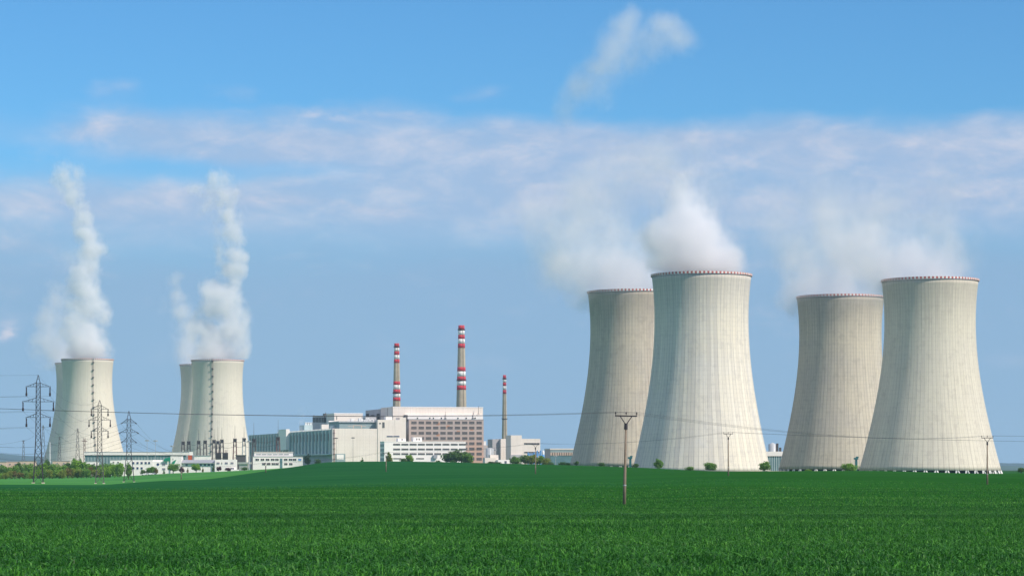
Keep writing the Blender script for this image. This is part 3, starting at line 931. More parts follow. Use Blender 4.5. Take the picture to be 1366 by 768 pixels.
# ---- chimneys
def chimney(px, Y, top, base, wt, wb, bands, plats, label):
    Y = Y * DS
    X, _ = pos(px, Y)
    bz = gz(X, Y)
    k = Y / FPX
    o = empty('chimney', (X, Y, bz), 0, label, 'chimney', 'ventilation chimneys with red and white bands')
    H = zz(top, Y) - bz
    hb = zz(base, Y) - bz
    rad = lambda z: (wt + (wb - wt) * (H - z) / (H - hb)) / 2 * k
    MB().lathe([(rad(z), z) for z in np.linspace(-3, H, 30)] + [(rad(H) * 0.8, H), (rad(H) * 0.8, H - 8)], 40).build('shaft', M['chimcon'], o, smooth=True)
    for p0, p1, c in bands:
        z0, z1 = zz(p1, Y) - bz, zz(p0, Y) - bz
        MB().lathe([(rad(z0) + 0.002, z0), (rad(z0) + 0.06, z0 + 0.01), (rad(z1) + 0.06, z1 - 0.01), (rad(z1) + 0.002, z1)], 40).build('band', M['red' if c == 'r' else 'bandwhite'], o, smooth=True)
    for p in plats:
        z = zz(p, Y) - bz
        r = rad(z)
        mb = MB().lathe([(r + 0.07, z - 0.5), (r + 0.8, z), (r + 0.8, z + 0.2), (r + 0.07, z + 0.25)], 32)
        mb.lathe([(r + 0.82, z + 1.1), (r + 0.82, z + 1.2), (r + 0.74, z + 1.2), (r + 0.74, z + 1.1)], 32, closed=True)
        for kk in range(16):
            a = kk * math.pi / 8
            mb.bar(((r + 0.77) * math.cos(a), (r + 0.77) * math.sin(a), z + 0.2), ((r + 0.77) * math.cos(a), (r + 0.77) * math.sin(a), z + 1.2), 0.08)
        mb.build('platform', M['steel'], o)
    lad = MB()
    a = -1.1
    for sgn in (-0.35, 0.35):
        lad.tube([((rad(z) + 0.45) * math.cos(a) - sgn * math.sin(a), (rad(z) + 0.45) * math.sin(a) + sgn * math.cos(a), z) for z in np.linspace(0, H, 12)], 0.1, 4)
    lad.build('ladder', M['steel2'], o)
chimney(529.2, 1610, 457.8, 543, 6.3, 10.4, [(457.8, 462.8, 'r'), (463.6, 468.4, 'w'), (468.4, 473.3, 'r'), (473.3, 479, 'w'), (479, 484, 'r'), (508.5, 513.2, 'r'), (513.2, 519.2, 'w'),
        (519.2, 524.1, 'r'), (524.6, 529.8, 'w'), (529.8, 534.6, 'r')], [463.0, 524.3], 'shorter of the two broad chimneys rising behind the reactor building roof')
chimney(615.5, 1600, 433.8, 543.5, 8.0, 13.6, [(433.8, 439.8, 'r'), (440.6, 446.6, 'w'), (446.6, 452, 'r'), (452, 458.2, 'w'), (458.2, 464, 'r'), (489.5, 495.2, 'r'), (495.2, 502, 'w'),
        (502, 507.2, 'r'), (508, 514, 'w'), (514, 519.8, 'r')], [440.0, 507.4], 'tallest and thickest red and white banded chimney above the reactor building')
chimney(673.0, 1720, 500, 585, 4.0, 7.2, [(500, 505.5, 'r'), (505.6, 510, 'w'), (510, 514.6, 'r'), (514.6, 520, 'w'), (520, 525, 'r')], [505.3, 558.6],
        'slim brown-grey chimney with one set of red and white bands, behind the small cream factory')

# ---- small cream factory right of the offices
b = Bld('process_building', 'cream stepped process building with two dark window strips at the foot of the slim chimney', 'building', 681.5, 1400)
b.box('tall_block', M['panel'], 0, b.lx(696.1), 0, 18, -3, b.h(580.2))
xq = b.lx(696.1) + 0.02
b.box('main_block', M['panel'], xq, b.lx(720.9), 0.4, 24, -3, b.h(584.8, xq))
b.wins([709.4], [591.4], 20.5, 2.0, 0.4, 10, 'glass'); b.wins([709.4], [603.0], 20.5, 1.7, 0.4, 10, 'glass')
b.box('lower_wall', M['greywall'], b.lx(681, -1.5), b.lx(697, -1.5), -1.5, -0.02, -3, b.h(606))
b = Bld('boiler_house', 'cream boiler house with a shaded grey left side, left of the stepped building', 'building', 668.0, 1425)
b.box('wall', M['panel'], 0, b.lx(676), 0, 20, -3, b.h(585.0))
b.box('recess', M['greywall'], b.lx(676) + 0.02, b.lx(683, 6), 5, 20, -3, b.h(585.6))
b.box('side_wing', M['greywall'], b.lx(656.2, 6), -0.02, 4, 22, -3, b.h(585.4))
b = Bld('storage_tank', 'round aluminium storage tank beside the grey office block', 'tank', 653.2, 1400, 0)
MB().lathe([(3.68, -2), (3.68, b.h(598.4)), (2.4, b.h(597.2)), (0.15, b.h(596.8))], 40).build('tank_shell', M['tank'], b.o, smooth=True)
b.part('ladder', MB().bar((2.2, -3.3, -1), (2.2, -3.3, b.h(598)), 0.3), M['steel2'])
b = Bld('gate_house', 'low white wall and lodge with one dark window at the field edge', 'building', 647, 1360)
b.box('wall', M['cream'], 0, b.lx(664.5), 0, 8, -3, b.h(610.2))
b.box('lodge', M['white'], b.lx(662), b.lx(677.8), -6, -0.02, -3, b.h(612.9))
b.wins([674.5], [616.0], 2.8, 3.0, -6, 2, 'blueglass')
b.box('back_wall', M['cream'], b.lx(657), b.lx(668), 8.1, 14, -3, b.h(606.3))
b = Bld('grey_annex', 'grey annex with small white cabin on its roof, seen past the office block edge', 'building', 644, 1475)
b.box('wall', M['greywall'], 0, b.lx(660), 0, 20, -3, b.h(593.4))
b.box('roof_cabin', M['bandwhite'], b.lx(645), b.lx(649.2), 2, 8, b.h(593.4), b.h(588.0))
# blue and white tanks
for k_, (pxx, w_, tp, body, lab) in enumerate(((724.6, 3.2, 602.0, 'bandwhite', 'white vertical tank with blue foot, left of the pair'), (730.5, 4.6, 601.4, 'bandwhite', 'wider pale tank with blue foot, beside the cream pillar'))):
    b = Bld('vertical_tank', lab, 'tank', pxx, 1385, 0, 'blue-footed tanks beside the process building')
    r = w_ / 2 / FPX * 1385 * DS
    MB().lathe([(r, b.h(606)), (r, b.h(tp)), (r * 0.6, b.h(tp - 1.0)), (0.1, b.h(tp - 1.4))], 24).build('tank_shell', M[body], b.o, smooth=True)
    MB().lathe([(r * 1.02, -2), (r * 1.02, b.h(605.9)), (0.1, b.h(605.9))], 24).build('foot', M['bluetank'], b.o, smooth=True)
    b.part('outlet_pipe', MB().bar((0, 0, b.h(tp)), (0, 0, b.h(tp - 3)), 0.4), M['bandwhite'])
b = Bld('pipe_bridge', 'blue pipes crossing in front of the cream process building', 'pipes', 703, 1385, 0.1)
mb = MB()
for pyv in (605.2, 606.9):
    mb.tube([(0, -3, b.h(pyv)), (b.lx(721), -3, b.h(pyv))], 0.5, 8)
for pxx in (704, 711.8, 716.2, 720.5):
    mb.tube([(b.lx(pxx), -3, -1), (b.lx(pxx), -3, b.h(603 if pxx < 715 else 600.5))], 0.65, 8)
b.part('blue_pipe', mb, M['bluetank'])
b = Bld('pillar_wall', 'short cream pillar between the tanks and the teal shed', 'wall', 729, 1372)
b.box('pillar', M['cream'], 0, b.lx(733.8), 0, 3, -3, b.h(606.5))
# teal shed with rusty band
b = Bld('pump_house', 'long teal shed with brown window band and pale roof, left of the cooling towers', 'shed', 734.2, 1300, 0.15)
x1 = b.lx(800)
zt = b.h(599.4)
b.box('wall', M['teal'], 0, x1, 0, 30, -3, zt)
b.box('roof', M['cream'], -0.4, x1, -0.5, 30.5, zt, b.h(597.8))
b.box('upper_cladding', M['tealroof'], 0.01, x1 - 0.02, -0.2, -0.004, b.h(603.0), zt - 0.01)
b.box('brown_band', M['pinkwall'], 0.01, x1 - 0.02, -0.3, -0.005, b.h(607.2), b.h(603.05))
mb = MB()
for pxx in np.arange(737, 798, 3.1):
    xx = b.lx(pxx)
    mb.box(xx - 0.35, xx + 0.35, -0.45, -0.31, b.h(607), b.h(603.2))
b.part('band_mullions', mb, M['steel2'])
# building between the near towers
b = Bld('pump_station', 'white-banded teal glazed building between the pale tower and the grey tower', 'building', 1018, 1180, 0.1)
x1 = b.lx(1070)
b.box('wall', M['teal'], 0, x1, 0, 26, -3, b.h(608.0))
b.box('white_band', M['white'], -0.4, x1, -0.8, 26.4, b.h(608.0), b.h(601.8))
mb = MB()
for pxx in np.arange(1021, 1062, 3.0):
    mb.box(b.lx(pxx) - 0.25, b.lx(pxx) + 0.25, -0.2, -0.004, -1, b.h(608.2))
b.part('mullions', mb, M['tealfin'])
b = Bld('silo', 'grey metal silo with a sloping cap above the white-banded roof', 'silo', 1030.5, 1225, 0)
MB().lathe([(3.4, -2), (3.4, b.h(592.4)), (0.15, b.h(590.0))], 32).build('silo_shell', M['tank'], b.o, smooth=True)
b.part('elevator_leg', MB().box(2.9, 4.6, -2.6, -1.0, 0, b.h(591)).box(5.2, 7.0, -2.6, -1.0, 0, b.h(596.5)), M['steel2'])
# low wall along the foot of the towers
mb = MB()
prev = None
for pxx in np.arange(788, 1062, 8):
    p = Vector((*pos(pxx, (845 + 25 * math.sin(pxx / 90)) * DS), 0))
    p.z = gz(p.x, p.y)
    top = EYE + (HY - np.interp(pxx, [788, 850, 900, 1000, 1062], [620.6, 624.2, 626.2, 627.4, 628.0])) * p.y / FPX
    cur = [(p.x, p.y, p.z - 2), (p.x, p.y, top), (p.x, p.y + 0.7, top), (p.x, p.y + 0.7, p.z - 2)]
    o_ = len(mb.v)
    mb.v += cur
    if prev is not None:
        for a_ in range(4):
            mb.f.append((prev + a_, o_ + a_, o_ + (a_ + 1) % 4, prev + (a_ + 1) % 4)); mb.m.append(0)
    prev = o_
tag(mb.build('perimeter_wall', M['kerb']), 'low sandy concrete wall along the foot of the pale cooling tower', 'wall')
for lab, pa, pb_, Yb, t0, t1 in (('long white block lying against the low sandy wall by the field pole', 960.5, 972, 836, 626.6, 628.6),):
    b = Bld('concrete_block', lab, 'block', pa, Yb, 0)
    MB().box(0, b.lx(pb_), 0, 1.2, b.h(629.3), b.h(t0)).build('slab', M['bandwhite'], b.o)
# dark teal valve towers
for pxx, Yv, tp, bs, lab in ((840.8, 900, 607.5, 622, 'dark teal valve post beside the base of the grey-brown tower'), (1142.2, 940, 608.5, 622, 'dark teal valve post behind the bright bush between the two towers')):
    b = Bld('valve_post', lab, 'valve post', pxx, Yv, 0, 'dark teal valve posts by the towers')
    b.part('post', MB().box(-0.65, 0.65, -0.6, 0.6, -1, b.h(tp + 4)), M['valve'])
    b.part('head', MB().box(-1.5, 1.2, -0.9, 0.9, b.h(tp + 4), b.h(tp + 1.6)).box(-0.2, 1.4, -0.8, 0.8, b.h(tp + 1.6), b.h(tp)), M['valve'])

# ---- left: long low hall with white roof band
b = Bld('long_hall', 'long low teal hall under a broad white roof band, in front of the far towers', 'hall', 113, 1240, 0.03)
x1 = b.lx(252)
b.box('wall', M['tealroof'], 0, x1, 0, 30, -8, b.h(606.8))
b.box('roof_band', M['white'], -0.5, x1 + 0.5, -1.2, 30.5, b.h(606.6), b.h(602.3))
b.box('eave_shade_strip', M['darkroof'], -0.2, x1 + 0.2, -0.5, -0.004, b.h(607.3), b.h(606.65))  # dark strip drawn in as the shade under the roof band
mb = MB()
for pxx in np.arange(116, 251, 4.2):
    mb.box(b.lx(pxx) - 0.3, b.lx(pxx) + 0.3, -0.25, -0.005, -1, b.h(607.4))
b.part('mullions', mb, M['teal'])
b.part('roof_edge', MB().box(-0.6, x1 + 0.6, -1.4, -1.21, b.h(603.0), b.h(602.4)), M['greyroof'])

# ---- administration building
b = Bld('admin_building', 'white two-storey administration building with a curved green glass roof', 'office', 163, 1075, 0.06)
zA = b.h(613.2)
b.box('west_wing', M['white'], 0, b.lx(204), 0, 16, -6, zA)
xm = b.lx(204) + 0.02
b.box('middle_wing', M['white'], xm, b.lx(229), 0.5, 18, -6, b.h(615.0, xm))
b.box('link_roof', M['white'], xm - 2, b.lx(218), 4, 17, b.h(615, xm), b.h(613.1, xm))
xt = b.lx(227.5)
b.box('tower_block', M['white'], xt, b.lx(242), -0.6, 18, -6, b.h(608.2, xt))
b.wins([178, 183.5, 189, 194.4, 199], [617.1], 3.0, 2.8, 0, 1, 'blueglass', wf='white')
b.wins([178, 183.5, 189], [624.0], 3.0, 2.8, 0, 1, 'blueglass', wf='white')
b.wins([218.6], [619.0, 625.2], 4.2, 2.6, 0.5, 3, 'blueglass', wf='white')
mb = MB().lathe([(0.95, 0), (0.05, 0.0)], 24)
mb.v = [(v[0], -v[2] - 0.1, v[1]) for v in mb.v]
o = mb.build('round_window', M['blueglass'], b.o)
o.location = (b.lx(210.6), 0.45, b.h(619.0))
# quarter-barrel green roof
gx0, gx1 = b.lx(218), b.lx(227.4)
z0 = b.h(614.6, gx0)
vs, fs = [], []
N = 14
for i in range(N + 1):
    a = math.pi / 2 * i / N
    xx = gx1 - (gx1 - gx0) * math.cos(a)
    zz_ = z0 + (b.h(609.6, gx0) - z0) * math.sin(a)
    vs += [(xx, -1.2, zz_), (xx, 12, zz_), (xx, -1.2, z0 - 0.02 * i), (xx, 12, z0 - 0.02 * i)]
for i in range(N):
    p = i * 4; q_ = p + 4
    fs += [(p, q_, q_ + 1, p + 1), (p + 2, q_ + 2, q_, p), (p + 3, p + 1, q_ + 1, q_ + 3)]
MB().add(vs, fs).build('green_roof', M['green'], b.o)
gg = MB()
ga, gb_ = b.lx(230.5), b.lx(235.5)
gg.add([(ga, -1.1, b.h(615)), (gb_, -1.1, b.h(612.4)), (b.lx(233), -1.1, b.h(617.8)), (b.lx(229.5), -1.1, b.h(618.5)),
        (ga, -0.62, b.h(615)), (gb_, -0.62, b.h(612.4)), (b.lx(233), -0.62, b.h(617.8)), (b.lx(229.5), -0.62, b.h(618.5))],
       [(0, 3, 2, 1), (4, 5, 6, 7), (0, 1, 5, 4), (1, 2, 6, 5), (2, 3, 7, 6), (3, 0, 4, 7)])
gg.build('green_canopy', M['green'], b.o)
b.wins([230.8], [611.8], 1.0, 1.6, -0.6, 1, 'dark', wf='white')
xg0, xg1 = b.lx(241.3), b.lx(286.6)
b.box('east_wing', M['white'], xg0, xg1, 1.5, 16, -6, b.h(617.5, xg0))
MB().add([(xg0, -0.5, b.h(617.4)), (xg1, -0.5, b.h(617.4)), (xg1, 9, b.h(612.9)), (xg0, 9, b.h(612.9)), (xg0, -0.5, b.h(617.0)), (xg1, -0.5, b.h(617.0)), (xg1, 9, b.h(617.0)), (xg0, 9, b.h(617.0))],
         [(0, 1, 2, 3), (0, 4, 5, 1), (1, 5, 6, 2), (2, 6, 7, 3), (3, 7, 4, 0)]).build('sloping_roof', M['greyroof'], b.o)
b.wins([248.8, 267.8, 273.4, 278.6, 283.4], [619.6], 3.2, 2.2, 1.5, 1, 'blueglass', wf='white')
b.wins([261.0, 267.0], [625.6], 2.2, 2.2, 1.5, 2, 'glass', wf='white')
xe = b.lx(286.7)
b.box('east_block', M['white'], xe, b.lx(315), -1.0, 16, -6, b.h(612.6, xe))
b.wins([291, 302, 309.6], [617.3], 3.8, 2.4, -1.0, 3, 'blueglass', wf='white')
b.wins([310, 303], [624.6], 4.5, 2.2, -1.0, 3, 'blueglass', wf='white')
b.wins([296], [617.4], 1.2, 2.4, -1.0, 1, 'glass', wf='white')
b.box('porch', M['white'], b.lx(308), b.lx(319), -4, -1.02, -6, b.h(625.8, xe))
b = Bld('equipment_cabin', 'white flat cabin behind the sloping grey roof of the administration building', 'cabin', 258.4, 1140, 0.05)
b.box('wall', M['white'], 0, b.lx(281), 0, 8, -8, b.h(607.6)); b.box('roof', M['greyroof'], -0.4, b.lx(281) + 0.4, -0.4, 8.4, b.h(607.6), b.h(606.9))
b = Bld('orange_container', 'orange-red container box on the administration building roofline', 'container', 250.8, 1120, 0.05)
b.part('body', MB().box(0, b.lx(256.6), 0, 3, -8, b.h(606.9)), M['orange'])
b.part('frame', MB().box(-1.4, -0.02, -0.3, 3.2, -8, b.h(606.6)).box(b.lx(256.6) + 0.02, b.lx(256.6) + 1.2, -0.3, 3.2, -8, b.h(606.6)), M['greyroof'])
b = Bld('low_garage', 'low cream garage with flat overhanging roof between the two white offices', 'garage', 319, 1140, 0.05)
b.box('wall', M['cream'], 0, b.lx(330), 0, 8, -8, b.h(618.6)); b.box('roof', M['cream'], -1, b.lx(335), -1, 8.5, b.h(618.6), b.h(616.0))
b = Bld('dark_shed', 'dark blue-grey shed standing among the switchyard frames', 'shed', 314.5, 1240, 0.05)
b.box('wall', M['steel2'], 0, b.lx(327), 0, 10, -8, b.h(607.2)); b.box('roof', M['darkroof'], -0.4, b.lx(327) + 0.4, -0.4, 10.4, b.h(607.2), b.h(606.4))

# small white offices in front of the turbine hall
b = Bld('small_office', 'pale grey three-storey office with a set-back top floor in front of the turbine hall', 'office', 337.3, 1180, 0.10)
x1 = b.lx(404)
b.box('wall', M['white'], 0, x1, 0, 14, -8, b.h(608.8))
b.box('roof', M['greyroof'], -0.3, x1 + 0.3, -0.3, 14.3, b.h(608.8), b.h(608.2))
b.box('top_floor', M['white'], b.lx(339), b.lx(391), 3, 13, b.h(608.2), b.h(602.9))
b.box('top_roof', M['cream'], b.lx(338.4), b.lx(391.6), 2.5, 13.4, b.h(602.9), b.h(602.2))
b.wins([343.2, 350.2, 357, 363.8, 369.4, 381.2, 387.6, 393], [612.6], 4.8, 2.6, 0, 2, 'glass', wf='white')
b.wins([352, 358.6, 364.6, 369.6, 381.4, 388], [618.4], 4.6, 2.6, 0, 2, 'glass', wf='white')
b.wins([345, 352.4, 359.8, 367.2, 374.6, 382], [605.4], 6.0, 1.1, 3, 4, 'tealroof', wf='white')
b.wins([400], [612.6], 4.2, 2.8, 0, 2, 'bluetank', wf='white')
b.box('stair_strip', M['teal'], b.lx(373.5), b.lx(376.8), -0.2, -0.004, -4, b.h(611))
# low brick sheds beyond the hedge
for px0, px1, t0, mt, lab, Yq in ((-14, 8, 616.0, 'pinkwall', 'sandy low shed behind the hedge trees by the frame edge', 1190), (8, 26, 615.4, 'pinkwall', 'sandy low shed with dark gate behind the hedge', 1200),
                                 (27, 47, 614.8, 'pinkwall', 'sandy low shed under the small lattice mast behind the hedge', 1195), (70, 92, 614.6, 'pinkwall', 'pinkish shed with flat roof at the foot of the far tower', 1190),
                                 (114, 131, 615.2, 'white', 'white low shed between hedge trees in front of the long hall', 1180), (147, 162, 613.0, 'white', 'white low shed just left of the administration building', 1160)):
    b = Bld('low_shed', lab, 'shed', px0, Yq, 0.06, 'low sheds behind the hedge')
    x1 = b.lx(px1)
    b.box('wall', M[mt], 0, x1, 0, 8, -8, b.h(t0)); b.box('roof', M['greyroof'], -0.3, x1 + 0.3, -0.3, 8.3, b.h(t0), b.h(t0 - 0.6))
    b.wins([px0 + (px1 - px0) * f for f in (0.3, 0.7)], [t0 + 3.2], 2.2, 1.8, 0, 2, 'glass', wf='white')

# ================================================================== POLES, PYLONS, WIRES
def field_pole(px, Y, base_py, top_py, label, lean=0.0, arm_px=None):
    Y = Y * DS
    X, _ = pos(px, Y)
    bz = gz(X, Y)
    H = zz(top_py, Y) - bz
    o = empty('field_pole', (X, Y, bz), 0, label, 'power pole', 'wooden and concrete power poles crossing the field')
    o.rotation_euler = (0, lean, 0)
    MB().tube([(0, 0, -0.8), (0, 0, 2.1), (0, 0, H - 0.9)], [0.185, 0.165, 0.11], 14).build('post', M['postcon'], o, smooth=True)
    MB().tube([(0, 0, 2.04), (0, 0, 2.16)], [0.18, 0.18], 14).build('band', M['palesteel'], o)
    w_ = 1.18
    MB().box(-w_, w_, -0.06, 0.06, H - 0.14, H).build('cross_arm', M['steel'], o)
    MB().bar((-w_ * 0.52, -0.0, H - 0.12), (-0.06, 0, H - 0.95), 0.09).bar((w_ * 0.52, 0, H - 0.12), (0.06, 0, H - 0.95), 0.09).build('brace', M['steel'], o)
    MB().tube([(0, 0, H - 1.5), (0, 0, H - 0.85)], [0.19, 0.17], 12).build('head_clamp', M['steel'], o)
    tips = []
    for xx in (-w_ + 0.05, 0.0, w_ - 0.05):
        mb = MB().tube([(xx, 0, H), (xx, 0, H + 0.12)], 0.03, 6)
        mb.tube([(xx, 0, H + 0.12), (xx, 0, H + 0.17), (xx, 0, H + 0.2), (xx, 0, H + 0.27), (xx, 0, H + 0.3), (xx, 0, H + 0.36)], [0.05, 0.085, 0.05, 0.08, 0.05, 0.04], 8)
        mb.build('insulator', M['insul'], o)
        t_ = Matrix.Rotation(lean, 4, 'Y') @ Vector((xx, 0, H + 0.36))
        tips.append(t_ + Vector((X, Y, bz)))
    return tips
PA = field_pole(832.8, 160, 673, 553.6, 'tallest and nearest power pole, standing alone in the wheat before the towers', 0.020)
PB = field_pole(1317, 300, 646, 583.2, 'power pole in front of the rightmost buff cooling tower')
PC = field_pole(971.5, 372, 629, 578.0, 'dark slim power pole in front of the palest cooling tower')
PD = field_pole(714.3, 452, 634, 592.5, 'power pole in the field before the cream process building and its bushes')
PE = field_pole(515.0, 492, 645, 604.0, 'power pole before the left end of the white ribbon-window office')
PF = field_pole(354.5, 545, 653, 618.0, 'power pole before the pale grey office beside the turbine hall')
PG = field_pole(241.8, 590, 650, 622.0, 'power pole farthest left, before the administration building trees')

def wire(p, q, sag, rad=0.02, n=24):
    p, q = Vector(p), Vector(q)
    pts = []
    for i in range(n + 1):
        f = i / n
        v = p.lerp(q, f)
        v.z -= sag * 4 * f * (1 - f)
        pts.append(v)
    return pts, rad
def cable(spans, label, group, rad=0.02, name='power_cable'):
    mb = MB()
    for p, q, sag in spans:
        pts, r = wire(p, q, sag)
        mb.tube(pts, rad, 5)
    return tag(mb.build(name, M['wire'], smooth=True), label, 'cable', group)
# line along the near poles: one more pole stands outside the frame at each end
QL = [Vector((-58.0 + (i - 1) * 0.35, (92 + (i - 1) * 1.1) * DS, EYE + (HY - 517) / FPX * 92 * DS)) for i in range(3)]
QR = [Vector((205.0 + (i - 1) * 0.4, (322 + (i - 1) * 1.0) * DS, EYE + (HY - 580) / FPX * 322 * DS)) for i in range(3)]
for i, lab in enumerate(('left-hand conductor over the near poles, on the insulators nearest the frame edge', 'middle conductor over the near poles, on the central insulators',
                         'right-hand conductor over the near poles, on the insulators nearest the towers')):
    cable([(QL[i], PA[i], 1.0), (PA[i], PB[i], 1.5), (PB[i], QR[i], 0.4)], lab, 'conductors on the near field poles', 0.011)
QF = [Vector((190 + (i - 1) * 0.5, 335 * DS, EYE + (HY - 588) / FPX * 335 * DS)) for i in range(3)]
for i in range(3):
    cable([(QF[i], PC[i], 1.2), (PC[i], PD[i], 1.2), (PD[i], PE[i], 0.9), (PE[i], PF[i], 0.9), (PF[i], PG[i], 0.9)],
          ('left', 'middle', 'right')[i] + ' thin conductor strung along the row of farther field poles', 'conductors on the farther field poles', 0.012)

def pylon(px, Y, base_py, top_py, arms, wb, wt, ins, label, ins_px, mat='steel', knee=0.42, bw=0.20):
    Y = Y * DS
    X, _ = pos(px, Y)
    bz = gz(X, Y)
    k = Y / FPX
    H = zz(top_py, Y) - bz
    za = zz(arms[0][0], Y) - bz + 5 * k
    o = empty('lattice_pylon', (X, Y, bz), 0.12, label, 'pylon', 'lattice steel pylons left of the field')
    wb, wt = wb * k / 2, wt * k / 2
    zk = H * knee
    def hw(z):
        return wb + (wt * 1.25 - wb) * z / zk if z < zk else (wt * 1.25 + (wt - wt * 1.25) * (z - zk) / max(za - zk, .1) if z < za else wt * max(0.06, 1 - (z - za) / (H - za)))
    mb = MB()
    lv = [-0.5, 0.01]
    z = 0.01
    while z < za - 0.8:
        z = min(za, z + max(1.5, hw(z) * 2.5))
        lv.append(z)
    if lv[-1] < za: lv.append(za)
    lv += [za + (H - za) * 0.5, H]
    cor = [(-1, -1), (1, -1), (1, 1), (-1, 1)]
    for a, b_ in zip(lv, lv[1:]):
        for i, (cx_, cy_) in enumerate(cor):
            dx_, dy_ = cor[(i + 1) % 4]
            A, B = Vector((cx_ * hw(a), cy_ * hw(a), a)), Vector((cx_ * hw(b_), cy_ * hw(b_), b_))
            C_, D = Vector((dx_ * hw(a), dy_ * hw(a), a)), Vector((dx_ * hw(b_), dy_ * hw(b_), b_))
            mb.bar(A, B, bw)
            if a >= 0 and b_ <= za + 0.01:
                mb.bar(A, D, bw * 0.45); mb.bar(C_, B, bw * 0.45)
            if b_ < H - 0.1:
                mb.bar(B, D, bw * 0.5)
    mb.build('lattice_mast', M[mat], o)
    ft = MB()
    for cx_, cy_ in cor:
        ft.box(cx_ * wb - 0.5, cx_ * wb + 0.5, cy_ * wb - 0.5, cy_ * wb + 0.5, -1.5, 0.35)
    ft.build('footing', M['kerb'], o)
    tips = []
    for py, half in arms:
        z = zz(py, Y) - bz
        L = half * k
        mb = MB()
        for sg in (-1, 1):
            tip = Vector((sg * L, 0, z))
            for cy_ in (-1, 1):
                rt_ = Vector((sg * hw(z), cy_ * hw(z), z)); up = Vector((sg * hw(z), cy_ * hw(z), z + 5 * k))
                mb.bar(rt_, tip, bw * 0.75); mb.bar(up, tip, bw * 0.7)
                for f in (0.33, 0.62):
                    mb.bar(rt_.lerp(tip, f), up.lerp(tip, f - 0.12), bw * 0.4)
            mb.bar(Vector((sg * (L + .15), 0, z + .2)), Vector((sg * (L + .15), 0, z - .4)), bw)
        mb.build('cross_arm', M[mat], o)
        for sg in (-1, 1):
            q_ = MB()
            if ins == 'hang':
                n_ = 12
                pts = [Vector((sg * L, 0, z - 0.3 - ins_px * k * i / n_)) for i in range(n_ + 1)]
            else:
                n_ = 8
                pts = [Vector((sg * (L - 0.2) + sg * ins_px * k * 0.55 * i / n_ * (1 if sg > 0 else 1), -ins_px * k * 0.9 * i / n_, z - ins_px * k * 0.32 * i / n_)) for i in range(n_ + 1)]
            q_.tube(pts, [0.10 + (0.17 if i % 2 else 0.06) + (0.14 if ins == 'hang' and i > n_ * 0.6 else 0) for i in range(n_ + 1)], 8)
            q_.build('insulator', M['insul'], o)
            tips.append(Matrix.Translation((X, Y, bz)) @ Matrix.Rotation(0.12, 4, 'Z') @ pts[-1])
    tips.append(Vector((X, Y, bz + H)))
    return tips
W1 = pylon(51, 560, 643, 500, [(515.5, 15.5), (535.5, 20), (556.5, 15.5)], 13, 5.2, 'hang', 'large dark lattice pylon with long hanging insulators at the left of the field', 11.5)
W2 = pylon(133, 708, 646, 533.5, [(545.5, 11), (560, 14), (574.7, 11)], 11, 4.6, 'hang', 'lattice pylon with hanging insulators in front of the leftmost far tower', 8.3, 'steel2', bw=0.25)
W3 = pylon(172, 825, 644.5, 548, [(563.5, 8.5), (576.5, 11), (588.8, 8.5)], 14, 4.8, 'tension', 'lattice pylon with angled strain insulators beside the administration building', 4.5, 'steel', bw=0.27)
for i in range(7):
    lab = ('top left', 'top right', 'middle left', 'middle right', 'bottom left', 'bottom right')[i] + ' thin conductor strung from the large lattice pylon to the next one' if i < 6 else 'thin earth wire joining the pylon peaks'
    P0 = W1[i] + Vector((-150, -190 * DS, 12 + (i % 2) * 0.5))
    cable([(P0, W1[i], 7.0), (W1[i], W2[i], 6.0)], lab, 'conductors on the lattice pylons', 0.032 if i < 6 else 0.028)
for i in range(6):
    end = Vector((*pos(243 + 15 * i, 1330 * DS), 0)); end.z = zz(589 - i, 1330 * DS)
    far = Vector((*pos(-70, 1000 * DS), 0)); far.z = zz(582 + 6 * (i // 2), 1000 * DS)
    cable([(W3[i], end, 12.0), (W3[i], far, 10.0)], 'slack conductor from the ' + ('top left', 'top right', 'middle left', 'middle right', 'bottom left', 'bottom right')[i] + ' arm of the strain-insulator pylon', 'conductors to the switchyard', 0.045)

def small_mast(px, Y, top, wb, wt, label, arm=None, mat='steel2'):
    Y = Y * DS
    X, _ = pos(px, Y)
    bz = gz(X, Y)
    k = Y / FPX
    H = zz(top, Y) - bz
    o = empty('lattice_mast', (X, Y, bz), 0.2, label, 'mast', 'small lattice masts behind the hedge')
    mb = MB()
    hw = lambda z: (wb + (wt - wb) * z / H) * k / 2
    lv = list(np.linspace(-1, H, 9))
    cor = [(-1, -1), (1, -1), (1, 1), (-1, 1)]
    for a, b_ in zip(lv, lv[1:]):
        for i, (cx_, cy_) in enumerate(cor):
            dx_, dy_ = cor[(i + 1) % 4]
            A, B = Vector((cx_ * hw(a), cy_ * hw(a), a)), Vector((cx_ * hw(b_), cy_ * hw(b_), b_))
            D = Vector((dx_ * hw(b_), dy_ * hw(b_), b_)); C_ = Vector((dx_ * hw(a), dy_ * hw(a), a))
            mb.bar(A, B, 0.3); mb.bar(A, D, 0.18); mb.bar(C_, B, 0.18)
    mb.build('lattice', M[mat], o)
    if arm:
        z = zz(arm[0], Y) - bz
        MB().bar((-arm[1] * k, 0, z), (arm[1] * k, 0, z), 0.5).build('cross_arm', M[mat], o)
    return Vector((X, Y, bz + H))
S1 = small_mast(31.3, 1320, 587, 5.6, 1.0, 'slim lattice mast standing alone against the sky left of the large pylon', (587.6, 2))
S2 = small_mast(57.6, 1300, 567, 8.5, 1.0, 'tall lattice mast peeping out right behind the large dark pylon')
S3 = small_mast(79.3, 1320, 582, 6.5, 1.0, 'lattice mast in front of the shaded left side of the leftmost far tower')
S4 = small_mast(103.6, 1300, 571, 7.2, 1.2, 'lattice mast before the sunlit middle of the leftmost far tower')
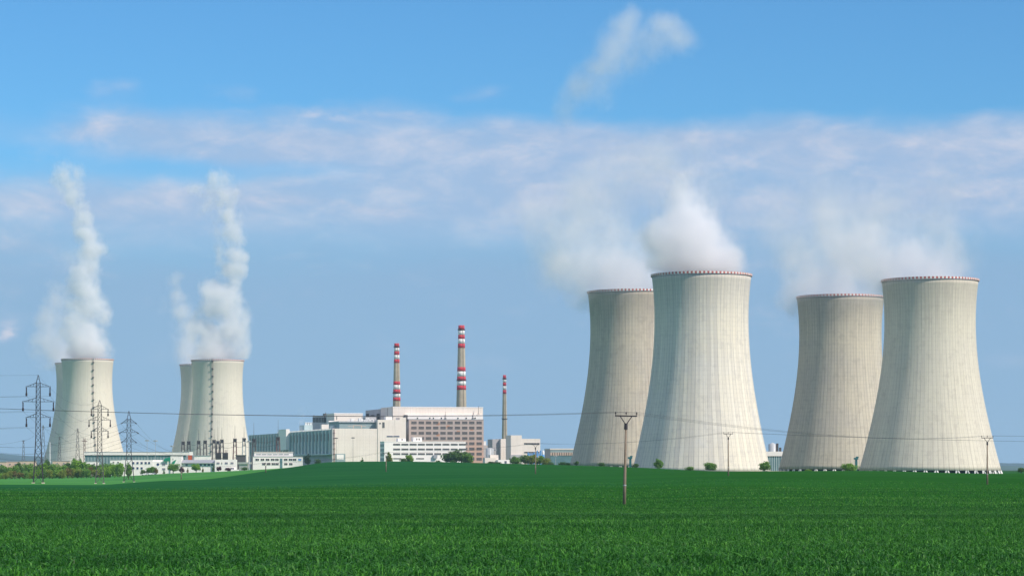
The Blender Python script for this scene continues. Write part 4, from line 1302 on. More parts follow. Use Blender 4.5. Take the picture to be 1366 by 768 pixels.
S5 = small_mast(112.6, 1330, 584, 2.6, 2.0, 'dark square mast with short cross arm right of the lattice mast', (588, 3.5), 'redsteel')
for p, q, sg, wl in ((S1, S2, 3, 'from the lone slim mast to the mast behind the large pylon'), (S2, S3, 4, 'between the mast behind the large pylon and the shaded tower side mast'),
                     (S3, S4, 4, 'across the shaded left part of the leftmost far tower'), (S4, S5, 3, 'between the sunlit lattice mast and the dark square mast')):
    cable([(p, q, sg)], 'slack wire ' + wl, 'wires between the small masts', 0.06)
far = Vector((*pos(-60, 1310 * DS), zz(586, 1310 * DS)))
cable([(far, S1, 4)], 'slack wire running out of frame from the lone slim mast', 'wires between the small masts', 0.06)

def gantry(px, Y, top, rod, label, mat='steel2', wt=3.4, wb=6.0):
    Y = Y * DS
    X, _ = pos(px, Y)
    bz = gz(X, Y)
    k = Y / FPX
    H = zz(top, Y) - bz
    o = empty('switchyard_gantry', (X, Y, bz), 0.25, label, 'gantry', 'switchyard gantries before the far tower')
    mb = MB()
    a, b_ = wb * k / 2, wt * k / 2
    cor = [(-1, -1), (1, -1), (1, 1), (-1, 1)]
    for i, (cx_, cy_) in enumerate(cor):
        mb.bar((cx_ * a, cy_ * a, -2), (cx_ * b_, cy_ * b_, H - 1.2), 0.5)
        for f in np.linspace(0.15, 0.9, 5):
            dx_, dy_ = cor[(i + 1) % 4]
            w0 = a + (b_ - a) * f; w1 = a + (b_ - a) * (f + 0.15)
            mb.bar((cx_ * w0, cy_ * w0, f * H), (dx_ * w1, dy_ * w1, (f + 0.13) * H), 0.2)
    mb.build('frame', M[mat], o)
    bm = MB()
    for i, (cx_, cy_) in enumerate(cor):
        dx_, dy_ = cor[(i + 1) % 4]
        for z in (H - 2.6, H - 1.3, H):
            bm.bar((cx_ * b_ * 1.1, cy_ * b_ * 1.1, z), (dx_ * b_ * 1.1, dy_ * b_ * 1.1, z), 0.45)
        for f in (-0.6, 0.0, 0.6):
            m_ = ((cx_ + dx_) / 2 + f * (dx_ - cx_) / 2) * b_ * 1.1, ((cy_ + dy_) / 2 + f * (dy_ - cy_) / 2) * b_ * 1.1
            bm.bar((*m_, H - 2.7), (*m_, H), 0.35)
    bm.build('beam', M['steel'], o)
    MB().tube([(0, 0, H), (0, 0, zz(rod, Y) - bz)], [0.22, 0.08], 5).build('lightning_rod', M['steel2'], o)
    q_ = MB()
    for i in range(3):
        q_.tube([((i - 1) * 1.1, -b_, H - 2.7), ((i - 1) * 1.2, -b_ - 0.5, H - 7)], 0.2, 5)
    q_.build('insulator_string', M['insul'], o)
    return Vector((X, Y, bz + H - 1.5))
G = []
for px, Y, top, rod, lab, mat in (
        (244.3, 1360, 589.0, 578, 'leftmost dark switchyard gantry before the shaded far tower', 'steel2'),
        (251.8, 1360, 588.6, 574, 'bluish switchyard gantry just right of the leftmost one', 'steel2'),
        (265.0, 1345, 588.0, 572, 'switchyard gantry third from the left, left of the tower ladder', 'steel2'),
        (273.6, 1345, 587.6, 573, 'switchyard gantry close left of the far tower ladder', 'steel2'),
        (285.6, 1330, 586.8, 572, 'switchyard gantry close right of the far tower ladder', 'steel2'),
        (290.8, 1400, 588.2, 569, 'low switchyard gantry squeezed between two others right of the ladder', 'steel'),
        (296.0, 1330, 586.4, 570, 'switchyard gantry above the east block of the administration building', 'steel2'),
        (313.4, 1330, 585.2, 567, 'darkest and reddest switchyard gantry, before the bright side of the far tower', 'redsteel'),
        (325.6, 1315, 584.4, 569, 'pale switchyard gantry at the right foot of the far tower', 'palesteel'),
        (338.6, 1335, 585.5, 563, 'switchyard gantry at the left end of the turbine hall', 'steel2'),
        (371.0, 1345, 583.0, 559, 'reddish switchyard gantry standing before the turbine hall fins', 'redsteel')):
    G.append(gantry(px, Y, top, rod, lab, mat))
GN = ['leftmost', 'bluish', 'third', 'ladder-left', 'ladder-right', 'squeezed', 'east-block', 'reddest', 'pale', 'hall-end', 'fin-side']
for i in range(len(G) - 1):
    for d, s_, wl in ((0, 2.0, 'upper'), (-4.5, 1.6, 'lower')):
        cable([(G[i] + Vector((0, 0, d)), G[i + 1] + Vector((0, 0, d)), s_)], f'{wl} slack conductor between the {GN[i]} and the {GN[i + 1]} switchyard gantry', 'conductors between the switchyard gantries', 0.11)
# transformers and bus supports at the feet of the gantries
for px, Y, lab in ((291.5, 1290, 'dark transformer left of the red one among the gantry legs'), (300.5, 1290, 'dark transformer with a red fitting above the white east block')):
    Y = Y * DS
    X, _ = pos(px, Y)
    bz = gz(X, Y)
    o = empty('transformer', (X, Y, bz), 0.1, lab, 'transformer', 'transformers in the switchyard')
    h_ = zz(603.5, Y) - bz
    MB().box(-2.4, 2.4, -1.5, 1.5, -1, h_).build('tank', M['steel'], o)
    q_ = MB()
    for i in range(7):
        q_.box(-2.2 + i * 0.65, -1.95 + i * 0.65, -2.2, -1.52, 0, h_ - 0.8)
    q_.build('radiator', M['steel2'], o)
    q_ = MB()
    for i in (-1, 0, 1):
        q_.tube([(i * 1.3, 0, h_), (i * 1.5, 0, h_ + 2.6)], [0.32, 0.18], 8)
    q_.build('bushing', M['redsteel'], o)

def floodlight(px, Y, base, top, label, mat='palesteel', r=0.2, head=True):
    Y = Y * DS
    X, _ = pos(px, Y)
    bz = gz(X, Y)
    H = zz(top, Y) - bz
    o = empty('floodlight_mast', (X, Y, bz), 0, label, 'light mast', 'floodlight masts around the plant')
    MB().tube([(0, 0, -1), (0, 0, H)], [r, r * 0.6], 8).build('mast', M[mat], o)
    if head:
        mb = MB().tube([(0, 0, H), (0, 0, H + 0.3)], [1.0, 1.0], 10)
        for i in range(4):
            a = i * math.pi / 2 + 0.4
            mb.box(math.cos(a) * 1.2 - 0.4, math.cos(a) * 1.2 + 0.4, math.sin(a) * 1.2 - 0.4, math.sin(a) * 1.2 + 0.4, H - 0.6, H + 0.15)
        mb.build('lamp_head', M['steel2'] if mat == 'steel2' else M['palesteel'], o)
floodlight(196.2, 1130, 612, 587, 'pale floodlight mast above the west wing of the administration building')
floodlight(207.4, 1130, 612, 587.3, 'pale floodlight mast above the round window of the administration building')
floodlight(229.6, 1130, 612, 594.6, 'short floodlight mast above the curved green roof')
floodlight(66.4, 1180, 616, 589.6, 'thick pale post with white top beside the large dark pylon', 'tank', 0.9, False)
floodlight(332.2, 1100, 625, 588, 'pale mast at the right edge of the far tower, between the white offices', 'tank', 0.42)
floodlight(448.5, 1395, 615, 583.8, 'grey floodlight mast above the gate in the cream end wall', 'steel2', 0.2)
floodlight(470.9, 1395, 615, 583.4, 'grey floodlight mast before the middle of the cream end wall', 'steel2', 0.2)
floodlight(741.2, 1240, 619, 607.5, 'short pale lamp post before the teal shed', 'palesteel', 0.22)
floodlight(660.6, 1380, 616, 599.5, 'short lamp post beside the round storage tank', 'palesteel', 0.2)

# ================================================================== TREES
def crown_mesh(name, seed, shape, n_clump=15, per=90, leaf=0.085):
    rnd = np.random.RandomState(seed)
    V, F = [], []
    cl = []
    for _ in range(n_clump):
        while True:
            p = rnd.uniform(-1, 1, 3)
            if 0.25 < np.linalg.norm(p) < 1: break
        p *= rnd.uniform(0.5, 0.95)
        z = p[2]
        if shape == 'round':   c = np.array([p[0] * .40, p[1] * .40, .53 + z * .40]); r = rnd.uniform(.12, .19)
        elif shape == 'tall':  c = np.array([p[0] * .26, p[1] * .26, .48 + z * .48]); r = rnd.uniform(.10, .16)
        elif shape == 'cone':
            f = rnd.uniform(0, 1) ** 1.4
            a = rnd.uniform(0, 6.28); q = .36 * (1 - f) * rnd.uniform(.4, 1)
            c = np.array([q * math.cos(a), q * math.sin(a), .12 + f * .82]); r = .05 + .12 * (1 - f)
        else:                  c = np.array([p[0] * .46, p[1] * .46, .40 + z * .42]); r = rnd.uniform(.14, .22)
        cl.append((c, r))
    for c, r in cl:
        for _ in range(per):
            d = rnd.normal(0, 1, 3); d /= np.linalg.norm(d)
            q = c + d * r * rnd.uniform(.35, 1.08) ** .6
            if q[2] < 0.04: continue
            nrm = d + rnd.normal(0, .7, 3); nrm /= np.linalg.norm(nrm)
            u = np.cross(nrm, rnd.normal(0, 1, 3)); u /= np.linalg.norm(u)
            v = np.cross(nrm, u)
            s_ = leaf * rnd.uniform(.5, 1.15)
            o = len(V)
            V += [q - u * s_ * .5, q + v * s_ * .36, q + u * s_ * .5, q - v * s_ * .36]
            F.append((o, o + 1, o + 2, o + 3))
    me = bpy.data.meshes.new(name)
    me.from_pydata([tuple(map(float, v)) for v in V], [], F)
    me.materials.append(LEAF['mid'])
    return me, cl
def trunk_mesh(name, seed, cl, h0):
    rnd = random.Random(seed)
    mb = MB()
    mb.tube([(0, 0, -0.05), (0.01, 0, 0.15), (-0.01, 0.01, h0), (0.0, 0.0, h0 + 0.25)], [0.035, 0.026, 0.018, 0.008], 7)
    for c, r in cl[:7]:
        z0 = min(h0 + rnd.uniform(-0.1, 0.15), c[2] - 0.03)
        mid = Vector((c[0] * .45, c[1] * .45, (max(z0, .08) + c[2]) / 2 - 0.01))
        mb.tube([(0, 0, max(z0, .08)), mid, tuple(map(float, c))], [0.014, 0.010, 0.004], 5)
    me = bpy.data.meshes.new(name)
    me.from_pydata(mb.v, [], mb.f)
    me.materials.append(M['bark'])
    return me
VAR = {}
for shape, seeds, h0 in (('round', (1, 2, 3, 4), .3), ('tall', (11, 12, 13), .35), ('cone', (21, 22), .5), ('bush', (31, 32, 33), .12)):
    VAR[shape] = []
    for s_ in seeds:
        me, cl = crown_mesh('crown', s_, shape, 30 if shape in ('round', 'bush') else 22)
        VAR[shape].append((me, trunk_mesh('trunk', s_, cl, h0)))
trnd = random.Random(77)
def tree(px, Y, top, w_px, leaf, shape, label, group=None, name='tree', cat=None, base=None, var=None):
    Y = Y * DS
    X, _ = pos(px, Y)
    bz = gz(X, Y) if base is None else zz(base, Y)
    H = zz(top, Y) - bz
    Wd = w_px * Y / FPX * {'round': 1.32, 'tall': 1.6, 'cone': 1.3, 'bush': 1.25}[shape]
    o = empty(name, (X, Y, bz), trnd.uniform(0, 6.28), label, cat or ('bush' if name == 'bush' else 'tree'), group)
    me, tm = trnd.choice(VAR[shape]) if var is None else VAR[shape][var]
    for nm, m_, mt in (('crown', me, LEAF[leaf]), ('trunk', tm, None)):
        c = bpy.data.objects.new(nm, m_)
        COL.objects.link(c)
        c.parent = o
        c.scale = (Wd, Wd, H)
        if mt is not None:
            c.material_slots[0].link = 'OBJECT'
            c.material_slots[0].material = mt
    return o
ORD = ['first', 'second', 'third', 'fourth', 'fifth', 'sixth', 'seventh', 'eighth', 'ninth', 'tenth', 'eleventh', 'twelfth', 'thirteenth', 'fourteenth', 'fifteenth', 'sixteenth', 'seventeenth',
       'eighteenth', 'nineteenth', 'twentieth', 'twenty-first', 'twenty-second', 'twenty-third', 'twenty-fourth', 'twenty-fifth', 'twenty-sixth', 'twenty-seventh']
CN = {'light': 'bright green', 'mid': 'green', 'dark': 'dark green', 'olive': 'yellow-olive', 'bronze': 'bronze-brown', 'purple': 'purple-leaved', 'teal': 'blue-green'}
front = ['mid', 'light', 'olive', 'olive', 'bronze', 'bronze', 'mid', 'olive', 'light', 'light', 'mid', 'olive', 'mid', 'light', 'olive', 'bronze', 'olive', 'light', 'olive', 'mid', 'bronze', 'olive', 'light', 'olive', 'light', 'light', 'mid']
def spot(xs, i):
    """where tree i of a row stands, counted from the nearest pylon"""
    x = xs[i]
    if x < 51: return ORD[sum(x <= v < 51 for v in xs) - 1] + ' left of the largest pylon'
    if x < 92: return ORD[sum(51 <= v <= x for v in xs) - 1] + ' right of the largest pylon'
    if x < 133: return ORD[sum(x <= v < 133 for v in xs) - 1] + ' left of the second pylon'
    return ORD[sum(133 <= v <= x for v in xs) - 1] + ' right of the second pylon'
FX = [-5 + i * 6.35 + trnd.uniform(-1.2, 1.2) for i in range(27)]
BX = [-6 + i * 10.9 + trnd.uniform(-2, 2) for i in range(16)]
for i, lf in enumerate(front):
    px = FX[i]
    top = np.interp(px, [0, 40, 80, 120, 165], [627, 625.5, 622.5, 621.0, 614.5]) + trnd.uniform(-2, 3)
    tree(px, 985 + trnd.uniform(-6, 6), top, trnd.uniform(9.5, 13), lf, 'tall' if lf == 'bronze' else 'bush',
         f'{CN[lf]} tree in the hedge front row, {spot(FX, i)}', 'front row of hedge trees')
back = ['dark', 'mid', 'mid', 'dark', 'mid', 'dark', 'light', 'mid', 'mid', 'dark', 'light', 'mid', 'dark', 'mid', 'mid', 'light']
for i, lf in enumerate(back):
    px = BX[i]
    top = np.interp(px, [0, 25, 55, 80, 98, 110, 125, 165], [620, 615.5, 616, 617.5, 611, 612, 616.5, 613]) + trnd.uniform(-1.2, 1.8)
    tree(px, 1025 + trnd.uniform(-10, 14), top, trnd.uniform(17, 22), lf, 'round', f'{CN[lf]} taller tree in the hedge back row, {spot(BX, i)}', 'back row of hedge trees')
for px, Y, top, wv, lf, sh, lab in (
        (63, 1060, 607, 9, 'dark', 'tall', 'dark tall tree rising above the hedge beside the thick pale post'),
        (99, 1060, 607.5, 10, 'mid', 'tall', 'green tall tree rising above the hedge before the sunlit lattice mast'),
        (108, 1050, 609, 10, 'dark', 'tall', 'dark green tall tree rising above the hedge before the dark square mast'),
        (171.5, 905, 613, 12, 'mid', 'tall', 'green tree growing inside the legs of the strain-insulator pylon'),
        (201, 1050, 619.8, 15, 'mid', 'round', 'wide green tree before the west wing, by the parked cars'),
        (231, 1030, 616.5, 16.5, 'mid', 'round', 'round green tree beneath the green roof of the administration building'),
        (261.5, 1035, 617.5, 12.5, 'light', 'round', 'brightest round tree, in front of the sloping grey roof'),
        (191, 1050, 624, 7, 'dark', 'bush', 'dark small tree at the left end of the parked cars'),
        (208, 1046, 622.5, 7, 'bronze', 'tall', 'brownish small tree right of the parked cars')):
    tree(px, Y, top, wv, lf, sh, lab)
for px, Y, top, wv, lf, sh, lab in (
        (243, 1042, 620.5, 7.5, 'purple', 'bush', 'dark purple bush behind the leftmost field pole'),
        (250.5, 1042, 623, 3.5, 'bronze', 'cone', 'narrow brown conifer between purple bush and bright round tree'),
        (284.5, 1050, 619.5, 5, 'dark', 'cone', 'dark narrow conifer at the joint of the white wings'),
        (292, 1050, 620.8, 6.5, 'purple', 'round', 'small round purple tree before the white east block'),
        (304, 1055, 622.3, 8, 'purple', 'bush', 'wide low purple bush before the east block windows'),
        (270.5, 1045, 621.5, 3.5, 'bronze', 'cone', 'small brown conifer right of the bright round tree'),
        (218.5, 1046, 625.5, 4, 'dark', 'cone', 'tiny dark conifer before the middle wing windows'),
        (326, 1090, 621.3, 9, 'dark', 'bush', 'dark low bush before the low cream garage'),
        (410.5, 1150, 602.5, 11, 'teal', 'tall', 'blue-green tall tree beside the small grey office'),
        (424, 1180, 609.5, 8, 'dark', 'bush', 'dark bush under the teal canopy of the turbine hall'),
        (483, 900, 609.2, 5, 'dark', 'cone', 'tiny dark fir on the crest before the cream end wall'),
        (519.5, 1150, 601.0, 11, 'olive', 'tall', 'sparse yellowish tree before the white office end'),
        (547.0, 1150, 603.0, 11, 'light', 'round', 'bright green tree before the white ribbon-window office'),
        (538.5, 1140, 608.5, 9, 'mid', 'bush', 'green bush leaning on the bright tree before the white office'),
        (600.5, 1150, 598.5, 22, 'dark', 'round', 'large dark tree hiding the left part of the brown-grey office corner'),
        (615.5, 1155, 597.3, 24, 'dark', 'round', 'largest dark tree at the right end of the white office'),
        (624.5, 1145, 601.5, 16, 'mid', 'round', 'green tree at the right edge of the large dark pair'),
        (604.5, 1120, 611.5, 8, 'light', 'bush', 'small bright bush at the foot of the large dark trees'),
        (585, 1120, 612.0, 8, 'light', 'bush', 'low bright bush left of the large dark trees'),
        (655, 1130, 613.8, 11, 'olive', 'bush', 'low yellow-green bush before the white gate house'),
        (664.5, 1130, 614.3, 9, 'light', 'bush', 'low bright bush right before the gate house lodge'),
        (688, 1150, 606.8, 15, 'mid', 'round', 'green tree at the left end of the clump before the process building'),
        (700, 1160, 604.8, 17, 'dark', 'round', 'darker tree second in the clump before the process building'),
        (709.5, 1150, 604.0, 16, 'olive', 'round', 'olive tree in the middle of the clump behind the field pole'),
        (719.5, 1155, 604.8, 15, 'mid', 'round', 'green tree before the blue pipes in the clump'),
        (727.5, 1145, 607.8, 13, 'olive', 'bush', 'lower olive tree at the right end of the clump'),
        (734.5, 1130, 613.5, 8, 'dark', 'bush', 'small dark bush before the left end of the teal shed'),
        (750.5, 1000, 613.8, 10, 'light', 'bush', 'bright low bush before the teal shed'),
        (757, 995, 615.0, 8, 'mid', 'bush', 'green low bush at the left foot of the grey-brown tower'),
        (769.3, 840, 613.2, 6.8, 'dark', 'round', 'leftmost small round tree before the grey-brown tower'),
        (802.2, 840, 615.0, 8.5, 'dark', 'bush', 'low round bush before the middle of the grey-brown tower'),
        (848.2, 835, 616.2, 8.5, 'dark', 'bush', 'low bush beside the dark teal valve post and near pole'),
        (878.5, 830, 609.8, 13.5, 'mid', 'round', 'taller full tree before the shaded side of the palest tower'),
        (919.8, 825, 620.2, 12, 'mid', 'bush', 'lowest wide bush before the palest tower'),
        (948.2, 825, 613.6, 18, 'mid', 'bush', 'widest green bush before the palest tower, left of the slim pole'),
        (1020, 822, 612.0, 17, 'mid', 'round', 'airy tree with bare trunk at the right edge of the palest tower'),
        (1077.5, 850, 624.4, 9, 'light', 'bush', 'tiny bright bush at the foot of the grey tower'),
        (1133, 850, 614.3, 23, 'light', 'bush', 'large bright bush between the grey tower and the buff tower'),
        (1362.5, 720, 622.5, 11, 'dark', 'round', 'dark tree at the right edge beyond the buff tower')):
    tree(px, Y, top, wv, lf, sh, lab, None, 'tree' if sh in ('round', 'tall', 'cone') else 'bush', None,
         {1020: 630, 769.3: 622, 878.5: 627.5}.get(px))

# ================================================================== PARKED CARS
def car(px, Y, rot, paint, label):
    Y = Y * DS
    X, _ = pos(px, Y)
    o = empty('parked_car', (X, Y, gz(X, Y)), rot, label, 'car', 'cars parked before the administration building')
    prof = [(-2.15, .35), (-2.2, .75), (-2.0, .95), (-1.15, 1.0), (-.55, 1.42), (.75, 1.45), (1.45, 1.02), (2.1, .92), (2.2, .6), (2.15, .35)]
    mb = MB()
    nP = len(prof)
    mb.add([(x, sy * (.86 if z < 1.1 else .70), z) for sy in (-1, 1) for x, z in prof],
           [tuple(range(nP)), tuple(range(2 * nP - 1, nP - 1, -1))] + [(i, nP + i, nP + (i + 1) % nP, (i + 1) % nP) for i in range(nP)])
    mb.build('body', M[paint], o)
    g = MB()
    for sy in (-1, 1):
        g.add([(-.95, sy * .80, 1.04), (1.2, sy * .80, 1.05), (.68, sy * .735, 1.38), (-.5, sy * .735, 1.36)], [(0, 1, 2, 3)])
    g.build('window', M['glass'], o)
    for x in (-1.3, 1.3):
        for sy in (-1, 1):
            MB().tube([(x, sy * .70, .33), (x, sy * .9, .33)], .33, 14).build('wheel', M['tyre'], o)
for px, Y, rot, paint, lab in ((192.5, 1036, 0.1, 'carwhite', 'white parked car at the left end of the short row'), (196.6, 1040, 0.12, 'cardark', 'dark blue parked car between two white ones'),
                               (200.4, 1034, 0.05, 'carwhite', 'white parked car right of the dark blue one'), (204.6, 1038, 0.1, 'cargrey', 'silver parked car at the right end of the short row')):
    car(px, Y, rot, paint, lab)

# ================================================================== WHEAT
def blade_mat():
    m = bpy.data.materials.new('wheat_leaves')
    m.use_nodes = True
    t = NT(m.node_tree)
    g = t.n('ShaderNodeNewGeometry')
    tc = t.n('ShaderNodeTexCoord').outputs['Object']
    rows = t.noise(t.mul(tc, (0.010, 0.085 / DS, 0)), 1.0, 5, 0.62, 0.3)
    f = t.math('ADD', t.math('MULTIPLY', g.outputs['Random Per Island'], 0.58), t.math('MULTIPLY', t.lin(rows, 0.30, 0.70), 0.42), clamp=True)
    cr = t.n('ShaderNodeValToRGB')
    e = cr.color_ramp.elements
    e[0].position, e[0].color = 0.0, (0.010, 0.066, 0.010, 1)
    e[1].position, e[1].color = 1.0, (0.30, 0.60, 0.12, 1)
    k = e.new(0.55); k.color = (0.032, 0.155, 0.018, 1)
    k = e.new(0.80); k.color = (0.098, 0.32, 0.036, 1)
    t.put(cr.inputs[0], f)
    d = t.n('ShaderNodeBsdfPrincipled')
    t.put(d.inputs['Base Color'], cr.outputs[0])
    d.inputs['Roughness'].default_value = 0.5
    d.inputs['Specular IOR Level'].default_value = 0.22
    tr = t.n('ShaderNodeBsdfTranslucent')
    t.put(tr.inputs['Color'], cr.outputs[0])
    mx = t.n('ShaderNodeMixShader')
    mx.inputs[0].default_value = 0.3
    t.t.links.new(d.outputs[0], mx.inputs[1])
    t.t.links.new(tr.outputs[0], mx.inputs[2])
    o = t.n('ShaderNodeOutputMaterial')
    t.t.links.new(mx.outputs[0], o.inputs[0])
    return m
def wheat(zones, seed):
    rnd = np.random.RandomState(seed)
    VV, TT = [], []
    base = 0
    for r0, r1, dens, h, wd_, half in zones:
        r0, r1, dens, half = r0 * DS, r1 * DS, dens / DS, half / DS
        A = half * (r1 * r1 - r0 * r0)
        n = int(A * dens)
        r = np.sqrt(rnd.uniform(r0 * r0, r1 * r1, n))
        th_ = rnd.uniform(-half, half, n)
        x, y = r * np.sin(th_), r * np.cos(th_)
        # plants gather in tufts, with gaps between
        clump = 0.10 * (1 + r / 60)
        x += rnd.normal(0, 1, n) * clump; y += rnd.normal(0, 1, n) * clump
        pat = 0.5 + 0.5 * np.sin(x * 0.9 + 2.1 * np.sin(y * 0.31)) * np.sin(y * 0.75 + 1.7 * np.sin(x * 0.23))
        keep = rnd.rand(n) < 0.55 + 0.45 * pat
        x, y, pat = x[keep], y[keep], pat[keep]
        n = len(x)
        z = gz_arr(x, y)
        a = rnd.uniform(0, 2 * np.pi, n)
        H = h * rnd.uniform(0.55, 1.15, n) * (0.85 + 0.3 * pat)
        W = wd_ * rnd.uniform(0.6, 1.3, n)
        lean = H * np.abs(rnd.normal(0.65, 0.5, n))
        dx_, dy_ = np.cos(a), np.sin(a)
        b2 = rnd.uniform(0, 2 * np.pi, n)
        sx, sy = np.cos(b2) * W / 2, np.sin(b2) * W / 2
        droop = rnd.uniform(0.45, 1.0, n)
        P = np.empty((n, 5, 3))
        P[:, 0] = np.stack([x - sx, y - sy, z - 0.02], 1)
        P[:, 1] = np.stack([x + sx, y + sy, z - 0.02], 1)
        mx_, my_ = x + dx_ * lean * 0.4, y + dy_ * lean * 0.4
        P[:, 2] = np.stack([mx_ + sx * 0.9, my_ + sy * 0.9, z + H * 0.72], 1)
        P[:, 3] = np.stack([mx_ - sx * 0.9, my_ - sy * 0.9, z + H * 0.72], 1)
        P[:, 4] = np.stack([x + dx_ * lean * 1.2, y + dy_ * lean * 1.2, z + H * droop], 1)
        VV.append(P.reshape(-1, 3))
        i0 = base + np.arange(n)[:, None] * 5
        TT.append(np.concatenate([i0 + np.array([[0, 1, 2]]), i0 + np.array([[0, 2, 3]]), i0 + np.array([[3, 2, 4]])], 0))
        base += n * 5
    o = mesh_np('wheat_crop', np.concatenate(VV), np.concatenate(TT), blade_mat(), smooth=False)
    return tag(o, 'dense young green wheat leaves covering the near field', 'wheat', kind='stuff')
HALF = R(24)
wheat([(17, 30, 330, 0.25, 0.024, HALF), (30, 40, 360, 0.24, 0.020, HALF), (40, 75, 140, 0.28, 0.022, HALF), (75, 140, 36, 0.24, 0.032, HALF), (140, 190, 14, 0.20, 0.045, HALF), (190, 260, 5, 0.18, 0.06, HALF), (260, 330, 1.2, 0.16, 0.07, HALF)], 5)

# ================================================================== STEAM
def steam(label, Y, blobs, dens, wob, nscale, name='steam_plume', seed=0, soft=0.5, breakup=1.0, depth=1.0, step=0.5, rim=None):
    """white condensing steam: a puff field along the plume, torn by noise, inside a close hull"""
    Y = Y * DS
    k = Y / FPX
    pts = []
    rnd = random.Random(seed + 5)
    for b_ in blobs:
        px, py, r = b_[:3]
        wgt = b_[3] if len(b_) > 3 else 1.0
        dY = b_[4] if len(b_) > 4 else 0.0
        pts.append((Vector(((px - CX) * k, Y + dY, zz(py, Y))), r * k, wgt))
    org = pts[0][0].copy()
    mb = MB()
    import bmesh
    bm = bmesh.new()
    for p, r, wgt in pts:
        bmesh.ops.create_icosphere(bm, subdivisions=2, radius=r * 1.12, matrix=Matrix.Translation(p - org))
    for i in range(len(pts) - 1):
        d = (pts[i][0] - pts[i + 1][0]).length
        if 0.3 * max(pts[i][1], pts[i + 1][1]) < d < (pts[i][1] + pts[i + 1][1]) * 1.0:
            m_ = (pts[i][0] + pts[i + 1][0]) / 2 - org
            bmesh.ops.create_icosphere(bm, subdivisions=2, radius=(pts[i][1] + pts[i + 1][1]) / 2 * 1.05, matrix=Matrix.Translation(m_))
    me = bpy.data.meshes.new(name)
    bm.to_mesh(me); bm.free()
    o = bpy.data.objects.new(name, me)
    COL.objects.link(o)
    rm = o.modifiers.new('hull', 'REMESH')
    rm.mode = 'VOXEL'
    rm.voxel_size = max(min(r for _, r, _ in pts) * 0.35, 1.2)
    dg = bpy.context.evaluated_depsgraph_get()
    me2 = bpy.data.meshes.new_from_object(o.evaluated_get(dg))
    o.modifiers.clear()
    o.data = me2
    o.location = org
    m = bpy.data.materials.new('steam_' + str(seed))
    m.use_nodes = True
    t = NT(m.node_tree)
    tc = t.n('ShaderNodeTexCoord').outputs['Object']
    off = t.vmath('ADD', tc, (seed * 97.3, seed * 31.7, 0))
    s1 = nscale
    wv_ = t.noise(t.scale(off, s1 * 0.55), 1.0, 2, 0.5, out=1)
    q_ = t.vmath('ADD', tc, t.scale(t.vmath('SUBTRACT', wv_, (0.5, 0.5, 0.5)), wob))
    f = None
    for p, r, wgt in pts:
        d = t.vmath('DISTANCE', q_, tuple(p - org), out=1)
        v = t.math('MULTIPLY_ADD', d, -wgt / r, wgt)
        if f is None:
            f = v
        else:
            nd = t.n('ShaderNodeMath', operation='SMOOTH_MAX')
            t.put(nd.inputs[0], f); t.put(nd.inputs[1], v); nd.inputs[2].default_value = 0.12
            f = nd.outputs[0]
    nz = t.noise(t.mul(off, (s1 * 1.25, s1 * 1.25, s1)), 1.0, 6, 0.68)
    g = t.math('ADD', f, t.math('MULTIPLY', t.math('SUBTRACT', nz, 0.52), breakup * 1.6))
    den = t.math('MULTIPLY', t.math('MULTIPLY', t.smooth(g, 0.06, 0.06 + soft), t.smooth(f, -0.02, 0.22)), dens)
    if rim is not None:                    # leaves the tower only above its mouth
        _, _, hz_ = t.sep(tc)
        den = t.math('MULTIPLY', den, t.smooth(hz_, zz(rim, Y) - org.z - 1.0, zz(rim, Y) - org.z + 5.0))
    pv_ = t.n('ShaderNodeVolumePrincipled')
    pv_.inputs['Color'].default_value = (0.99, 0.985, 1.0, 1)
    pv_.inputs['Anisotropy'].default_value = 0.0
    t.put(pv_.inputs['Density'], den)
    oo = t.n('ShaderNodeOutputMaterial')
    t.t.links.new(pv_.outputs[0], oo.inputs['Volume'])
    m.cycles.volume_step_rate = step
    me2.materials.clear()
    me2.materials.append(m)
    return tag(o, label, 'steam', 'steam rising from the cooling towers', 'stuff')
steam('thick white steam rising from the palest cooling tower and leaning left', 948,
      [(934, 372, 76, 1.3), (924, 350, 78, 1.25), (920, 322, 70, 1.15), (916, 296, 58, 1.0), (914, 268, 48, .85), (912, 244, 40, .65), (880, 320, 60, .65), (945, 320, 48, .8)], 0.11, 26, 0.040, seed=1, rim=367, soft=0.7, breakup=1.1)
steam('white steam drifting left from the grey-brown cooling tower', 1075,
      [(843, 389, 74, 1.15), (812, 366, 72, 1.15), (784, 356, 66, 1.05), (752, 342, 58, .75), (735, 312, 54, .55), (825, 340, 60, .9), (770, 322, 60, .7), (800, 285, 56, .5)], 0.04, 34, 0.036, seed=2, soft=0.8, breakup=1.25)
steam('faint white steam curling left from the grey ribbed tower', 1075,
      [(1118, 396, 74, 1.15), (1088, 376, 66, 1.1), (1066, 364, 54, .8), (1130, 360, 72, 1.0), (1150, 340, 64, .8)], 0.034, 30, 0.036, seed=3, soft=0.8, breakup=1.25)
steam('broad white steam blowing left off the rim of the buff tower', 974,
      [(1238, 376, 72, 1.15), (1205, 358, 70, 1.15), (1175, 338, 66, 1.05), (1148, 322, 60, .8), (1120, 305, 58, .6), (1250, 350, 56, .65), (1200, 315, 62, .7)], 0.042, 32, 0.036, seed=4, soft=0.8, breakup=1.25)
steam('thin spreading veil of steam above the two nearest towers on the left', 1120,
      [(760, 330, 80, .8), (800, 280, 85, .8), (850, 240, 85, .7), (890, 210, 70, .7), (930, 185, 50, .6), (720, 290, 60, .5), (950, 250, 70, .4), (840, 320, 70, .6)], 0.022, 60, 0.024, name='steam_veil', seed=11, soft=0.9, breakup=1.1)
